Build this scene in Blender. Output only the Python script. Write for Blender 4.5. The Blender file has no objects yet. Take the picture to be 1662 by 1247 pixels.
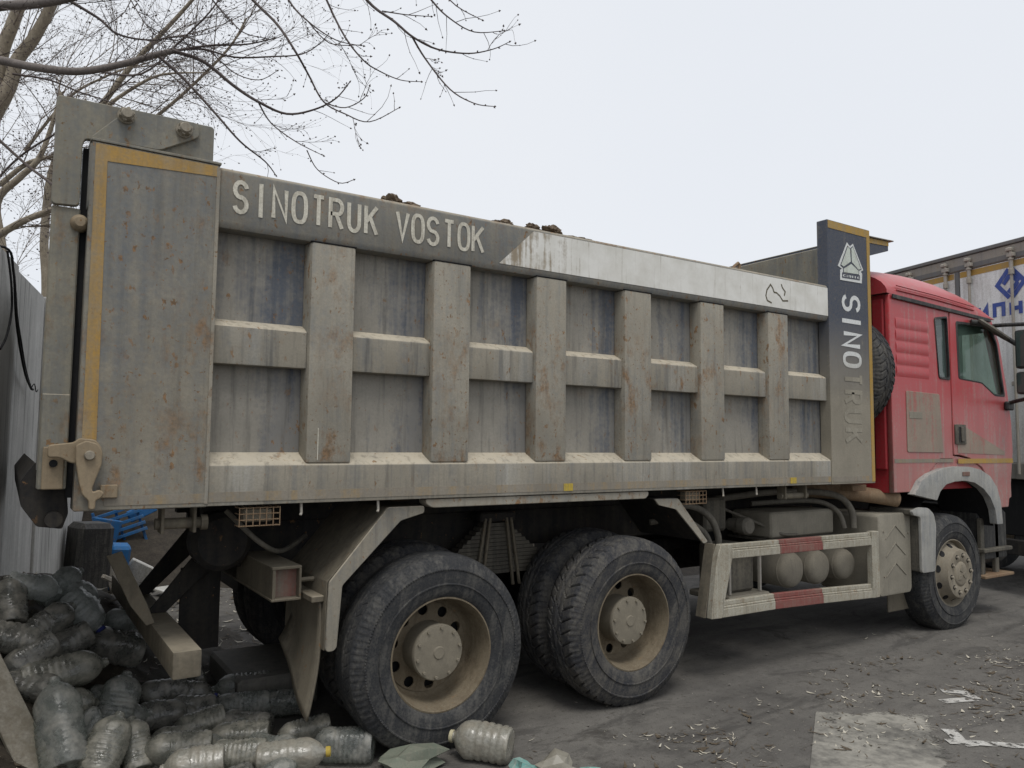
import bpy, bmesh, math, random
from mathutils import Vector, Matrix, Quaternion
random.seed(7)
sc = bpy.context.scene
COL = sc.collection
# ---------------------------------------------------------------- camera
cam_d = bpy.data.cameras.new('camera')
cam = bpy.data.objects.new('camera', cam_d); COL.objects.link(cam)
right = Vector((0.83564, -0.54918, 0.01015)); down = Vector((0.04971, 0.05721, -0.99712)); fwd = Vector((0.54702, 0.83374, 0.07511))
m3 = Matrix((right, -down, -fwd)).transposed()
cam.matrix_world = Matrix.Translation((0, -3.777, 1.66)) @ m3.to_4x4()
cam_d.sensor_width = 36; cam_d.lens = 27.05; cam_d.clip_start = 0.05; cam_d.clip_end = 2000
sc.camera = cam
# ---------------------------------------------------------------- world / sun / exposure
SUN_EL, SUN_AZ = math.radians(66), math.radians(205)     # azimuth of the sun, clockwise from +Y
w = bpy.data.worlds.new('World'); sc.world = w; w.use_nodes = True
nt = w.node_tree; nt.nodes.clear()
wo = nt.nodes.new('ShaderNodeOutputWorld'); bg = nt.nodes.new('ShaderNodeBackground')
sky = nt.nodes.new('ShaderNodeTexSky'); sky.sky_type = 'NISHITA'; sky.sun_disc = False
sky.sun_elevation = SUN_EL; sky.sun_rotation = SUN_AZ; sky.air_density = 1.0; sky.dust_density = 3.0
sm = nt.nodes.new('ShaderNodeMix'); sm.data_type = 'RGBA'; sm.blend_type = 'MULTIPLY'; sm.inputs[0].default_value = 1
nt.links.new(sky.outputs[0], sm.inputs[6]); sm.inputs[7].default_value = (0.1, 0.1, 0.1, 1)
tc = nt.nodes.new('ShaderNodeTexCoord')
cn = nt.nodes.new('ShaderNodeTexNoise'); cn.inputs['Scale'].default_value = 1.1; cn.inputs['Detail'].default_value = 4
nt.links.new(tc.outputs['Generated'], cn.inputs['Vector'])
cr = nt.nodes.new('ShaderNodeMix'); cr.data_type = 'RGBA'
cr.inputs[6].default_value = (0.735, 0.772, 0.835, 1); cr.inputs[7].default_value = (0.835, 0.852, 0.880, 1)
nt.links.new(cn.outputs[0], cr.inputs[0])
mx = nt.nodes.new('ShaderNodeMix'); mx.data_type = 'RGBA'; mx.inputs[0].default_value = 0.93
nt.links.new(sm.outputs[2], mx.inputs[6]); nt.links.new(cr.outputs[2], mx.inputs[7])
nt.links.new(mx.outputs[2], bg.inputs[0]); bg.inputs[1].default_value = 1.0
nt.links.new(bg.outputs[0], wo.inputs[0])
sun_d = bpy.data.lights.new('sun', 'SUN'); sun_d.energy = 1.5; sun_d.angle = math.radians(24); sun_d.color = (1, 0.97, 0.92)
sun = bpy.data.objects.new('sun', sun_d); COL.objects.link(sun)
sdir = Vector((math.sin(SUN_AZ) * math.cos(SUN_EL), math.cos(SUN_AZ) * math.cos(SUN_EL), math.sin(SUN_EL)))
sun.rotation_euler = sdir.to_track_quat('Z', 'Y').to_euler()
sc.view_settings.view_transform = 'Standard'; sc.view_settings.look = 'None'
sc.view_settings.exposure = 0.12; sc.view_settings.gamma = 1; sc.view_settings.use_curve_mapping = False
# ---------------------------------------------------------------- materials
class NT:
    def __init__(s, name):
        s.m = bpy.data.materials.new(name); s.m.use_nodes = True; s.t = s.m.node_tree; s.t.nodes.clear()
        s.out = s.n('OutputMaterial'); s.b = s.n('BsdfPrincipled'); s.l(s.b.outputs[0], s.out.inputs[0])
        s.tc = s.n('TexCoord'); s.P = s.tc.outputs['Object']
    def n(s, t): return s.t.nodes.new('ShaderNode' + t)
    def l(s, a, b): s.t.links.new(a, b)
    def noise(s, scale, detail=5, rough=.55, stretch=None, dist=0, vec=None):
        v = vec or s.P
        if stretch:
            mp = s.n('Mapping'); mp.inputs['Scale'].default_value = stretch; s.l(v, mp.inputs['Vector']); v = mp.outputs[0]
        k = s.n('TexNoise'); k.inputs['Scale'].default_value = scale; k.inputs['Detail'].default_value = detail
        k.inputs['Roughness'].default_value = rough; k.inputs['Distortion'].default_value = dist
        s.l(v, k.inputs['Vector']); return k.outputs[0]
    def voro(s, scale, stretch=None):
        v = s.P
        if stretch:
            mp = s.n('Mapping'); mp.inputs['Scale'].default_value = stretch; s.l(v, mp.inputs['Vector']); v = mp.outputs[0]
        k = s.n('TexVoronoi'); k.inputs['Scale'].default_value = scale; s.l(v, k.inputs['Vector']); return k.outputs[0]
    def math(s, op, a, b=None, c=None, clamp=False):
        k = s.n('Math'); k.operation = op; k.use_clamp = clamp
        for i, v in enumerate((a, b, c)):
            if v is None: continue
            if isinstance(v, (int, float)): k.inputs[i].default_value = v
            else: s.l(v, k.inputs[i])
        return k.outputs[0]
    def ramp(s, v, a, b, lo=0, hi=1):
        k = s.n('MapRange'); k.inputs[1].default_value = a; k.inputs[2].default_value = b
        k.inputs[3].default_value = lo; k.inputs[4].default_value = hi; s.l(v, k.inputs[0]); return k.outputs[0]
    def mix(s, f, a, b):
        k = s.n('Mix'); k.data_type = 'RGBA'
        for i, v in ((0, f), (6, a), (7, b)):
            if isinstance(v, (int, float)): k.inputs[i].default_value = v
            elif isinstance(v, tuple): k.inputs[i].default_value = (*v, 1)
            else: s.l(v, k.inputs[i])
        return k.outputs[2]
    def z(s):
        k = s.n('SeparateXYZ'); s.l(s.P, k.inputs[0]); return k.outputs
    def bump(s, h, strength=.3, dist=.01):
        k = s.n('Bump'); k.inputs['Strength'].default_value = strength; k.inputs['Distance'].default_value = dist
        s.l(h, k.inputs['Height']); s.l(k.outputs[0], s.b.inputs['Normal'])
    def col(s, c):
        if isinstance(c, tuple): s.b.inputs['Base Color'].default_value = (*c, 1)
        else: s.l(c, s.b.inputs['Base Color'])
    def set(s, **k):
        for a, v in k.items():
            nm = {'rough': 'Roughness', 'metal': 'Metallic', 'spec': 'Specular IOR Level', 'trans': 'Transmission Weight', 'ior': 'IOR', 'alpha': 'Alpha', 'coat': 'Coat Weight'}[a]
            if isinstance(v, (int, float)): s.b.inputs[nm].default_value = v
            else: s.l(v, s.b.inputs[nm])

def dusty(name, base, dust, amt=.5, rust=0., rough=.75, streak=.5, zd=None, bump=.15, scale=1., base2=None, rustcol=(.265, .145, .062), spec=.25, grime=0.25, topd=0., wash=0., bay=0., topc=(.40, .345, .26)):
    t = NT(name)
    n1 = t.math('ADD', t.math('MULTIPLY', t.noise(1.5 * scale, 7, .65, dist=.4), .55), t.math('MULTIPLY', t.noise(6.5 * scale, 8, .7, dist=.3), .45)); n2 = t.noise(1.0, 5, .6, stretch=(16 * scale, 16 * scale, .9 * scale)); n3 = t.noise(38 * scale, 4, .6)
    v = t.math('MULTIPLY', n1, .55 - .25 * streak)
    v = t.math('MULTIPLY_ADD', n2, .25 + .30 * streak, v); v = t.math('MULTIPLY_ADD', n3, .20, v)
    c = .72 - .44 * amt
    f = t.ramp(v, c - .085, c + .085)
    if zd:
        f = t.math('ADD', f, t.ramp(t.z()[2], zd[0], zd[1], zd[2], 0), clamp=True)
    b = base
    if base2: b = t.mix(t.ramp(t.noise(.9 * scale, 4, .6), .4, .6), base, base2)
    d = t.mix(t.ramp(t.noise(3.1 * scale, 5), .3, .7), dust, tuple(x * .72 for x in dust))
    if bay:       # rear side of each bay keeps dust; its front side has corner shade painted in
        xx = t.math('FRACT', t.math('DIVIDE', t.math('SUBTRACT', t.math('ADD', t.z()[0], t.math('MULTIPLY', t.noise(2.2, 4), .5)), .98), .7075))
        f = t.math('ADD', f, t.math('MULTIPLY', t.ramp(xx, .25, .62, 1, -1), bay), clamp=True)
    col = t.mix(f, b, d)
    if wash:
        wv = t.ramp(t.noise(1.0, 5, .6, stretch=(3.4, 3.4, .35)), .50, .66)
        wv = t.math('MULTIPLY', wv, t.ramp(t.noise(1.0, 4, .6, stretch=(30, 30, 1.2)), .35, .6, .4, 1))
        col = t.mix(t.math('MULTIPLY', wv, wash), col, (.46, .45, .41))
    col = t.mix(t.ramp(t.noise(85, 4, .7), .35, .68, 0, .42), col, tuple(x * .55 for x in dust))
    if topd:
        ge = t.n('NewGeometry'); sx = t.n('SeparateXYZ'); t.l(ge.outputs['True Normal'], sx.inputs[0])
        td = t.math('MULTIPLY', t.ramp(sx.outputs[2], .25, .6), t.ramp(t.noise(7, 4), .3, .6, topd * .6, topd))
        col = t.mix(td, col, topc)
    if grime:
        g = t.ramp(t.noise(1.0, 6, .65, stretch=(22 * scale, 22 * scale, 1.3 * scale)), .52, .70, 0, grime)
        col = t.mix(g, col, (.05, .048, .045))
    if rust:
        r = t.ramp(t.noise(9 * scale, 6, .7, stretch=(1, 1, .55)), .66 - .14 * rust, .74 - .10 * rust)
        r = t.math('MULTIPLY', r, t.ramp(t.noise(1.7 * scale, 3), .42, .62))
        r = t.math('MULTIPLY', r, .75)
        fl = t.math('MULTIPLY', t.ramp(t.noise(26 * scale, 4, .6, stretch=(1, 1, .6)), .685 - .075 * rust, .73 - .075 * rust), t.ramp(t.noise(2.3 * scale, 3), .34, .52))
        fl = t.math('MAXIMUM', fl, t.math('MULTIPLY', t.ramp(t.noise(55 * scale, 3, .6), .70 - .06 * rust, .74 - .06 * rust), t.ramp(t.noise(3.3 * scale, 3), .40, .55)))
        r = t.math('MAXIMUM', r, t.math('MULTIPLY', fl, .8))
        rc = t.mix(t.ramp(t.noise(60, 3), .4, .6), rustcol, tuple(x * .5 for x in rustcol))
        col = t.mix(r, col, rc)
        sp = t.ramp(t.voro(13 * scale), .07, .03)
        sp = t.math('MULTIPLY', sp, t.ramp(t.noise(2.7 * scale, 3), .5, .6))
        col = t.mix(t.math('MULTIPLY', sp, .8), col, (.10, .05, .025))
    t.col(col); t.set(rough=rough, spec=spec)
    t.bump(t.math('ADD', n3, t.math('MULTIPLY', n1, 1.5)), bump, .004)
    return t.m
DUST = (.30, .268, .215)
M = {}
M['body'] = dusty('dusty_slate_steel', (.135, .152, .168), (.305, .278, .222), .48, 1.0, streak=.2, base2=(.17, .177, .175), zd=(1.30, 2.5, .30), topd=.6, bump=.35)
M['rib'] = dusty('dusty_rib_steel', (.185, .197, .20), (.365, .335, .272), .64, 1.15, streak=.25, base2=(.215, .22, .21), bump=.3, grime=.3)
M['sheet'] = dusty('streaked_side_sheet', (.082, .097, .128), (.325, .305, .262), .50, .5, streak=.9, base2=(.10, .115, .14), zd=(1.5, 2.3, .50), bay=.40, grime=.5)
M['ledge'] = dusty('dust_covered_ledge', (.165, .172, .172), (.335, .305, .245), .62, .5, streak=.7, topd=.95, wash=.55, grime=.5, topc=(.46, .41, .32))
M['frontp'] = dusty('front_panel_paint', (.060, .073, .105), (.315, .285, .225), .16, .1, zd=(2.0, 2.72, 1.0), streak=.5, grime=.12)
M['gate'] = dusty('tailgate_steel', (.14, .15, .152), (.29, .268, .21), .55, .8, rustcol=(.26, .14, .05), streak=.3, topd=.4)
M['ochre'] = dusty('worn_yellow_border', (.42, .255, .07), (.33, .28, .20), .40, .25, streak=.5, grime=.2)
M['ochre_faded'] = dusty('faded_yellow_band', (.34, .235, .10), (.295, .265, .215), .62, .4, streak=.9, grime=.25)
M['ochre_new'] = dusty('clean_yellow_border', (.44, .27, .06), (.36, .29, .18), .32, 0, grime=.1)
def stripem():
    t = NT('white_stripe_paint')
    st = t.noise(1.0, 6, .65, stretch=(26, 26, 1.4)); n = t.noise(5, 6, .65)
    c = t.mix(t.ramp(n, .4, .65), (.72, .71, .665), (.60, .585, .53)); c = t.mix(t.ramp(st, .56, .70, 0, .45), c, (.33, .30, .24))
    x = t.z()[0]; mud = t.math('ADD', t.ramp(x, 2.35, 3.15, .62, .22), t.math('MULTIPLY', t.math('SUBTRACT', t.math('ADD', t.math('MULTIPLY', st, .6), t.math('MULTIPLY', t.noise(9, 6, .7), .4)), .5), 2.2))
    c = t.mix(t.ramp(mud, .42, .66, 0, .9), c, t.mix(n, (.16, .115, .065), (.34, .28, .19)))
    t.col(c); t.set(rough=.55, spec=.3); t.bump(n, .2, .003); return t.m
M['white_stripe'] = stripem()
M['white_dirty'] = dusty('muddy_white_paint', (.55, .55, .50), (.22, .17, .11), .55, .2, streak=1, scale=1.6, grime=.3)
M['letter'] = dusty('worn_white_lettering', (.68, .65, .55), (.42, .38, .30), .34, .3, scale=3, grime=.15)
M['letter_w'] = dusty('white_lettering', (.74, .76, .75), (.5, .48, .42), .22, 0, zd=(2.28, 2.45, .75), scale=2, grime=.0)
M['letter_f'] = dusty('lettering_under_dust', (.365, .338, .275), (.325, .297, .237), .6, 0, scale=2, grime=.0)
M['logo_pale'] = dusty('pale_logo_paint', (.62, .67, .60), (.5, .5, .44), .3, 0, grime=.0)
M['latch'] = dusty('dusty_latch_steel', (.25, .19, .12), (.34, .27, .18), .65, .5, streak=.2, zd=None)
M['bolt'] = dusty('bolt_steel', (.22, .19, .15), (.38, .34, .27), .6, .3, scale=3)
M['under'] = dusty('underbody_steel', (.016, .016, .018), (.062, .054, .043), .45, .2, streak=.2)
M['under_l'] = dusty('dusty_underbody_sheet', (.075, .068, .055), (.22, .193, .145), .62, .3, streak=.3)
M['chan'] = dusty('dusty_channel', (.085, .074, .057), (.22, .19, .14), .6, .2, streak=.2, topd=.7, topc=(.33, .29, .22))
M['dkred'] = dusty('faded_red_primer', (.20, .075, .06), (.24, .20, .16), .45, .3)
M['rubber'] = dusty('tyre_rubber', (.021, .023, .027), (.16, .152, .135), .34, 0, streak=0, scale=2.0, rough=.75, grime=0, bump=.25)
M['rubber_d'] = dusty('dusty_tyre_rubber', (.022, .024, .030), (.165, .152, .128), .38, 0, streak=0, scale=2.0, rough=.75, grime=0, bump=.25)
M['rim'] = dusty('dusty_rim', (.105, .08, .052), (.235, .195, .135), .55, .35, streak=0, scale=3, grime=.1)
M['rim_f'] = dusty('front_rim', (.20, .165, .115), (.30, .265, .205), .62, .3, streak=0, scale=3, grime=.12)
M['hub'] = dusty('dusty_hub', (.16, .142, .11), (.25, .222, .17), .8, 0, streak=0, scale=3, grime=.05)
M['guard'] = dusty('side_guard_paint', (.42, .40, .33), (.30, .26, .19), .40, .7, streak=.2, scale=2.4, grime=.35)
M['guard_r'] = dusty('side_guard_red', (.22, .055, .05), (.28, .20, .16), .40, .4, streak=.2, scale=2.4, grime=.2)
M['tank'] = dusty('dusty_tank', (.20, .182, .145), (.285, .258, .205), .8, 0, streak=.7, scale=2, grime=.2)
M['plast'] = dusty('dusty_plastic', (.035, .034, .033), (.16, .145, .115), .55, 0, streak=.3, scale=1.5)
M['box'] = dusty('dusty_grey_box', (.21, .195, .16), (.30, .275, .22), .8, 0, streak=.4, scale=2, grime=.15)
M['fender'] = dusty('grey_white_fender', (.20, .215, .23), (.43, .42, .385), .62, 0, streak=.3, scale=2.6, grime=.25, rough=.5)
M['red'] = dusty('dusty_red_cab_paint', (.46, .030, .040), (.40, .27, .235), .24, 0, streak=.9, zd=(1.45, 2.25, .55), rough=.36, spec=.5, grime=.10, bump=.02, topd=.35, topc=(.55, .22, .22))
M['red_dust'] = dusty('muddy_red_cab_paint', (.42, .05, .05), (.34, .275, .215), .55, 0, streak=.7, zd=(1.5, 2.3, .45), rough=.5, grime=.1, bump=.03)
M['red_in'] = dusty('cab_back_wall_red', (.33, .014, .024), (.25, .15, .12), .15, 0, rough=.5, grime=.1)
M['black'] = dusty('black_plastic', (.022, .022, .024), (.13, .125, .11), .35, 0, scale=2, rough=.55, grime=0)
M['dark'] = dusty('dark_interior', (.012, .012, .013), (.03, .03, .03), .3, 0, grime=0)
M['cream'] = dusty('cab_headliner', (.35, .36, .34), (.3, .3, .28), .3, 0, grime=0)
M['exh'] = dusty('rusty_exhaust', (.20, .12, .07), (.30, .22, .14), .5, .6, streak=.1, scale=2)
M['hose'] = dusty('dusty_hose', (.07, .066, .058), (.20, .182, .148), .65, 0, scale=3, streak=0)
M['conc'] = dusty('fence_concrete', (.40, .395, .375), (.62, .61, .58), .55, 0, streak=.75, bump=.6, rough=.92, grime=.6, scale=.7)
M['block'] = dusty('old_concrete_block', (.14, .135, .125), (.24, .225, .195), .5, 0, streak=.2, bump=.4)
M['trail_w'] = dusty('white_trailer_panel', (.78, .79, .78), (.52, .50, .46), .28, 0, streak=1.0, zd=(1.5, 3.2, .4), rough=.45, grime=.22, scale=.8)
M['trail_g'] = dusty('trailer_frame_grey', (.26, .25, .235), (.33, .305, .255), .5, .2, streak=.4)
M['trail_d'] = dusty('trailer_dark_seal', (.14, .145, .15), (.2, .19, .17), .4, 0)
M['rod'] = dusty('trailer_lock_steel', (.36, .35, .32), (.40, .36, .30), .5, .3, scale=3)
M['blue'] = dusty('blue_lettering', (.045, .085, .33), (.2, .22, .33), .22, 0, grime=.05)
M['blue_scrap'] = dusty('blue_scrap_paint', (.02, .16, .42), (.16, .2, .25), .3, .2)
M['soil'] = dusty('litter_soil', (.022, .018, .014), (.085, .07, .052), .45, 0, streak=0, scale=6, bump=.8, grime=0)
M['dirt'] = dusty('dried_mud', (.10, .07, .045), (.22, .17, .12), .5, 0, streak=0, scale=8, bump=.6, grime=0)
M['board'] = dusty('weathered_board', (.36, .34, .29), (.25, .22, .17), .5, 0, streak=.3, scale=1.4, bump=.25, grime=.1)
M['cable'] = dusty('black_cable', (.012, .012, .013), (.05, .05, .05), .3, 0, grime=0)
M['bark'] = dusty('pale_bark', (.40, .35, .27), (.27, .225, .165), .5, 0, streak=.2, scale=4, bump=.5, grime=0)
M['bark_m'] = dusty('grey_bark', (.23, .20, .18), (.15, .13, .12), .5, 0, streak=0, scale=6, bump=.4, grime=0)
M['twig'] = dusty('dark_twig', (.085, .068, .065), (.13, .105, .095), .5, 0, streak=0, scale=8, grime=0)
M['twig_p'] = dusty('brown_twig', (.30, .25, .20), (.20, .165, .14), .5, 0, streak=0, scale=8, grime=0)
M['chip'] = dusty('pale_dry_leaf', (.68, .645, .56), (.46, .41, .31), .5, 0, streak=0, scale=14, grime=0)
M['chip_d'] = dusty('brown_dry_leaf', (.085, .068, .05), (.14, .11, .075), .5, 0, streak=0, scale=14, grime=0)
def worn(name, c1, c2, sc_, lo, hi):
    t = NT(name); t.col(t.mix(t.ramp(t.noise(sc_ * 2, 4), .35, .65), c1, c2)); t.set(rough=.8)
    tr = t.n('BsdfTransparent'); ms = t.n('MixShader'); t.l(t.ramp(t.noise(sc_, 6, .7), lo, hi), ms.inputs[0]); t.l(tr.outputs[0], ms.inputs[1]); t.l(t.b.outputs[0], ms.inputs[2]); t.l(ms.outputs[0], t.out.inputs[0]); return t.m
M['paintmark'] = worn('white_ground_paint', (.55, .54, .51), (.38, .365, .335), 14, .42, .50)
M['stone'] = dusty('grey_pebble', (.13, .125, .115), (.22, .205, .18), .5, 0, streak=0, scale=10, grime=0)
M['yellow'] = dusty('yellow_plastic', (.50, .36, .05), (.36, .30, .14), .3, 0, grime=0, scale=4)
M['capblue'] = dusty('blue_plastic', (.03, .04, .22), (.08, .09, .2), .3, 0, grime=0, scale=4)
M['capcream'] = dusty('cream_plastic', (.55, .50, .33), (.4, .36, .26), .3, 0, grime=0, scale=4)
M['green'] = dusty('grey_green_plastic', (.14, .17, .13), (.24, .24, .19), .5, 0, streak=0, scale=4, grime=.1)
M['teal'] = dusty('teal_plastic', (.12, .34, .31), (.4, .45, .4), .4, 0, streak=0, scale=6, grime=0)
M['litter_w'] = dusty('white_litter', (.62, .62, .60), (.4, .38, .33), .4, 0, scale=4, grime=0)
M['mark'] = dusty('dark_scrawl', (.11, .095, .06), (.2, .18, .13), .4, 0, scale=6, grime=0)

def asphalt():
    t = NT('dusty_asphalt')
    n1 = t.noise(.55, 7, .6, dist=.6); n2 = t.noise(7, 6, .65); n3 = t.noise(120, 3, .6); n4 = t.noise(1.0, 5, .6, stretch=(.8, 5.5, 1))
    v = t.math('ADD', t.math('MULTIPLY', n1, .45), t.math('ADD', t.math('MULTIPLY', n2, .25), t.math('MULTIPLY', n4, .3)))
    c = t.mix(t.ramp(v, .38, .62), (.086, .081, .076), (.180, .170, .153))
    c = t.mix(t.ramp(n3, .35, .75, 0, .45), c, (.055, .05, .045))
    c = t.mix(t.ramp(t.noise(26, 5, .7), .56, .66, 0, .6), c, (.05, .043, .035)); c = t.mix(t.ramp(t.noise(34, 5, .7, dist=.5), .62, .70, 0, .45), c, (.26, .245, .215))
    st = t.ramp(t.noise(.8, 6, .7, stretch=(1, 2.2, 1), dist=1.5), .55, .62, 0, .5); c = t.mix(st, c, (.05, .047, .044))
    pd = t.ramp(t.noise(2.2, 6, .7, dist=1.0), .60, .68, 0, .55)
    c = t.mix(pd, c, (.045, .040, .034))
    t.col(c); t.set(rough=.9, spec=.2)
    t.bump(t.math('ADD', n3, t.math('MULTIPLY', n2, 2)), .5, .006); return t.m
M['ground'] = asphalt()
def slabm():
    t = NT('worn_concrete_patch')
    v = t.math('ADD', t.math('MULTIPLY', t.noise(2.4, 6, .65), .6), t.math('MULTIPLY', t.noise(16, 5, .6), .4))
    c = t.mix(t.ramp(v, .40, .60), (.125, .12, .108), (.31, .295, .258)); t.col(c); t.set(rough=.9, spec=.2)
    t.bump(t.noise(60, 4), .4, .004)
    at = t.n('Attribute'); at.attribute_name = 'fade'; tr = t.n('BsdfTransparent'); ms = t.n('MixShader')
    t.l(t.ramp(t.math('ADD', at.outputs['Fac'], t.math('MULTIPLY', t.math('SUBTRACT', t.noise(9, 6, .7), .5), 1.1)), .25, .40), ms.inputs[0]); t.l(tr.outputs[0], ms.inputs[1]); t.l(t.b.outputs[0], ms.inputs[2]); t.l(ms.outputs[0], t.out.inputs[0]); return t.m
M['slab'] = slabm()
def glass(name, tint, fac, rough=.03):
    t = NT(name); t.col(tint); t.set(rough=rough, spec=.9)
    tr = t.n('BsdfTransparent'); tr.inputs[0].default_value = (.88, .95, .91, 1)
    ms = t.n('MixShader'); g = t.math('ADD', t.ramp(t.noise(3, 4), .3, .7, 0, .12), fac)
    t.l(g, ms.inputs[0]); t.l(tr.outputs[0], ms.inputs[1]); t.l(t.b.outputs[0], ms.inputs[2]); t.l(ms.outputs[0], t.out.inputs[0]); return t.m
M['glass'] = glass('green_tinted_glass', (.16, .24, .20), .14)
M['glass_d'] = glass('dark_tinted_glass', (.07, .095, .09), .6)
def plastic(name, c1, c2, opa, opb):
    t = NT(name); d = t.ramp(t.noise(1.3, 5, .6, stretch=(1, 1, 3.5)), .35, .65); d2 = t.ramp(t.noise(6, 4, .7, stretch=(1, 1, 3.5)), .45, .62)
    t.col(t.mix(t.math('MULTIPLY', d2, .45), t.mix(d, c1, c2), tuple(x * .6 for x in c2))); t.set(rough=t.ramp(d, 0, 1, .10, .55), spec=.5, ior=1.65)
    t.bump(t.noise(2.2, 3, stretch=(1, 1, 3.5)), .35, .02)
    tr = t.n('BsdfTransparent'); tr.inputs[0].default_value = (.80, .84, .81, 1)
    ms = t.n('MixShader'); t.l(t.ramp(d, 0, 1, opa, opb), ms.inputs[0]); t.l(tr.outputs[0], ms.inputs[1]); t.l(t.b.outputs[0], ms.inputs[2]); t.l(ms.outputs[0], t.out.inputs[0]); return t.m
M['pet_c'] = plastic('clear_dusty_plastic', (.28, .30, .29), (.36, .35, .31), .24, .68)
M['pet_d'] = plastic('grimy_plastic', (.16, .16, .15), (.26, .245, .21), .42, .88)
M['pet_m'] = plastic('dusty_plastic_bottle', (.23, .23, .20), (.33, .31, .255), .42, .90)
M['pet_w'] = plastic('milky_clear_plastic', (.55, .58, .57), (.45, .46, .44), .40, .70)
M['pet_p'] = plastic('pale_dusty_plastic', (.38, .37, .32), (.27, .245, .195), .7, .96)
# ---------------------------------------------------------------- mesh helpers
class MB:
    def __init__(s): s.v = []; s.f = []
    def add(s, v, f):
        o = len(s.v); s.v += [tuple(p) for p in v]; s.f += [tuple(i + o for i in q) for q in f]; return s
    def box(s, x0, x1, y0, y1, z0, z1):
        return s.add([(x0, y0, z0), (x1, y0, z0), (x1, y1, z0), (x0, y1, z0), (x0, y0, z1), (x1, y0, z1), (x1, y1, z1), (x0, y1, z1)],
                     [(3, 2, 1, 0), (4, 5, 6, 7), (0, 1, 5, 4), (1, 2, 6, 5), (2, 3, 7, 6), (3, 0, 4, 7)])
    def prism(s, poly, a0, a1, axis='y'):           # poly in the plane across the axis
        n = len(poly); mk = {'y': lambda p, a: (p[0], a, p[1]), 'x': lambda p, a: (a, p[0], p[1]), 'z': lambda p, a: (p[0], p[1], a)}[axis]
        v = [mk(p, a0) for p in poly] + [mk(p, a1) for p in poly]
        f = [tuple(range(n))[::-1], tuple(range(n, 2 * n))] + [(i, (i + 1) % n, n + (i + 1) % n, n + i) for i in range(n)]
        return s.add(v, f)
    def tube(s, pts, r, n=6, r1=None, cap=True):
        P = [Vector(p) for p in pts]; m = len(P); v = []; f = []
        prev = None
        for i, p in enumerate(P):
            d = (P[min(i + 1, m - 1)] - P[max(i - 1, 0)])
            if d.length < 1e-9: d = Vector((0, 0, 1))
            d.normalize()
            if prev is None:
                a = d.orthogonal().normalized()
            else:
                a = prev - d * prev.dot(d)
                a = a.normalized() if a.length > 1e-6 else d.orthogonal().normalized()
            prev = a; b = d.cross(a)
            rr = r if r1 is None else r + (r1 - r) * i / max(1, m - 1)
            v += [p + (a * math.cos(2 * math.pi * k / n) + b * math.sin(2 * math.pi * k / n)) * rr for k in range(n)]
        for i in range(m - 1):
            for k in range(n): f.append((i * n + k, i * n + (k + 1) % n, (i + 1) * n + (k + 1) % n, (i + 1) * n + k))
        if cap: f += [tuple(range(n))[::-1], tuple(range((m - 1) * n, m * n))]
        return s.add(v, f)
    def lathe(s, prof, axis='y', n=48, c=(0, 0, 0), close=False):    # prof: (r, a)
        mk = {'y': lambda r, a, t: (c[0] + r * math.cos(t), c[1] + a, c[2] + r * math.sin(t)), 'x': lambda r, a, t: (c[0] + a, c[1] + r * math.cos(t), c[2] + r * math.sin(t)),
              'z': lambda r, a, t: (c[0] + r * math.cos(t), c[1] + r * math.sin(t), c[2] + a)}[axis]
        v = []; f = []; m = len(prof)
        for r, a in prof: v += [mk(max(r, 1e-4), a, 2 * math.pi * k / n) for k in range(n)]
        for i in range(m if close else m - 1):
            j = (i + 1) % m
            for k in range(n): f.append((i * n + k, j * n + k, j * n + (k + 1) % n, i * n + (k + 1) % n))
        return s.add(v, f)
    def hexa(s, c, r, y0, y1, n=6, rot=0):
        return s.prism([(c[0] + r * math.cos(rot + 2 * math.pi * k / n), c[1] + r * math.sin(rot + 2 * math.pi * k / n)) for k in range(n)], y0, y1)
    def xf(s, mat):
        s.v = [tuple(mat @ Vector(p)) for p in s.v]; return s
    def build(s, name, mat, parent=None, bevel=0, smooth=None, seg=1, sub=0):
        me = bpy.data.meshes.new(name); me.from_pydata(s.v, [], s.f)
        bm = bmesh.new(); bm.from_mesh(me)
        bmesh.ops.recalc_face_normals(bm, faces=bm.faces)
        if bevel:
            es = [e for e in bm.edges if len(e.link_faces) == 2 and e.calc_face_angle(0) > math.radians(28)]
            bmesh.ops.bevel(bm, geom=es, offset=bevel, segments=seg, affect='EDGES', profile=.6, clamp_overlap=True)
        bm.to_mesh(me); bm.free()
        if smooth or bevel:
            me.polygons.foreach_set('use_smooth', [True] * len(me.polygons)); me.set_sharp_from_angle(angle=math.radians(smooth or 32))
        return link(name, me, mat, parent)
def link(name, me, mat, parent=None):
    o = bpy.data.objects.new(name, me); COL.objects.link(o)
    if mat is not None and not me.materials: me.materials.append(M[mat] if isinstance(mat, str) else mat)
    if parent is not None:
        o.parent = parent; o.matrix_parent_inverse = world_of(parent).inverted()
    return o
WORLD = {}
def world_of(o):
    return WORLD.get(o.name, Matrix.Identity(4)) if o.type == 'EMPTY' else (WORLD.get(o.name, Matrix.Identity(4)))
def empty(name, loc, label=None, cat=None, group=None):
    o = bpy.data.objects.new(name, None); COL.objects.link(o); o.location = loc; o.empty_display_size = .2
    WORLD[o.name] = Matrix.Translation(loc)
    if label: tag(o, label, cat, group)
    return o
def tag(o, label, cat, group=None, kind=None):
    if label: o['label'] = label
    if cat: o['category'] = cat
    if group: o['group'] = group
    if kind: o['kind'] = kind
    return o
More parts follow.
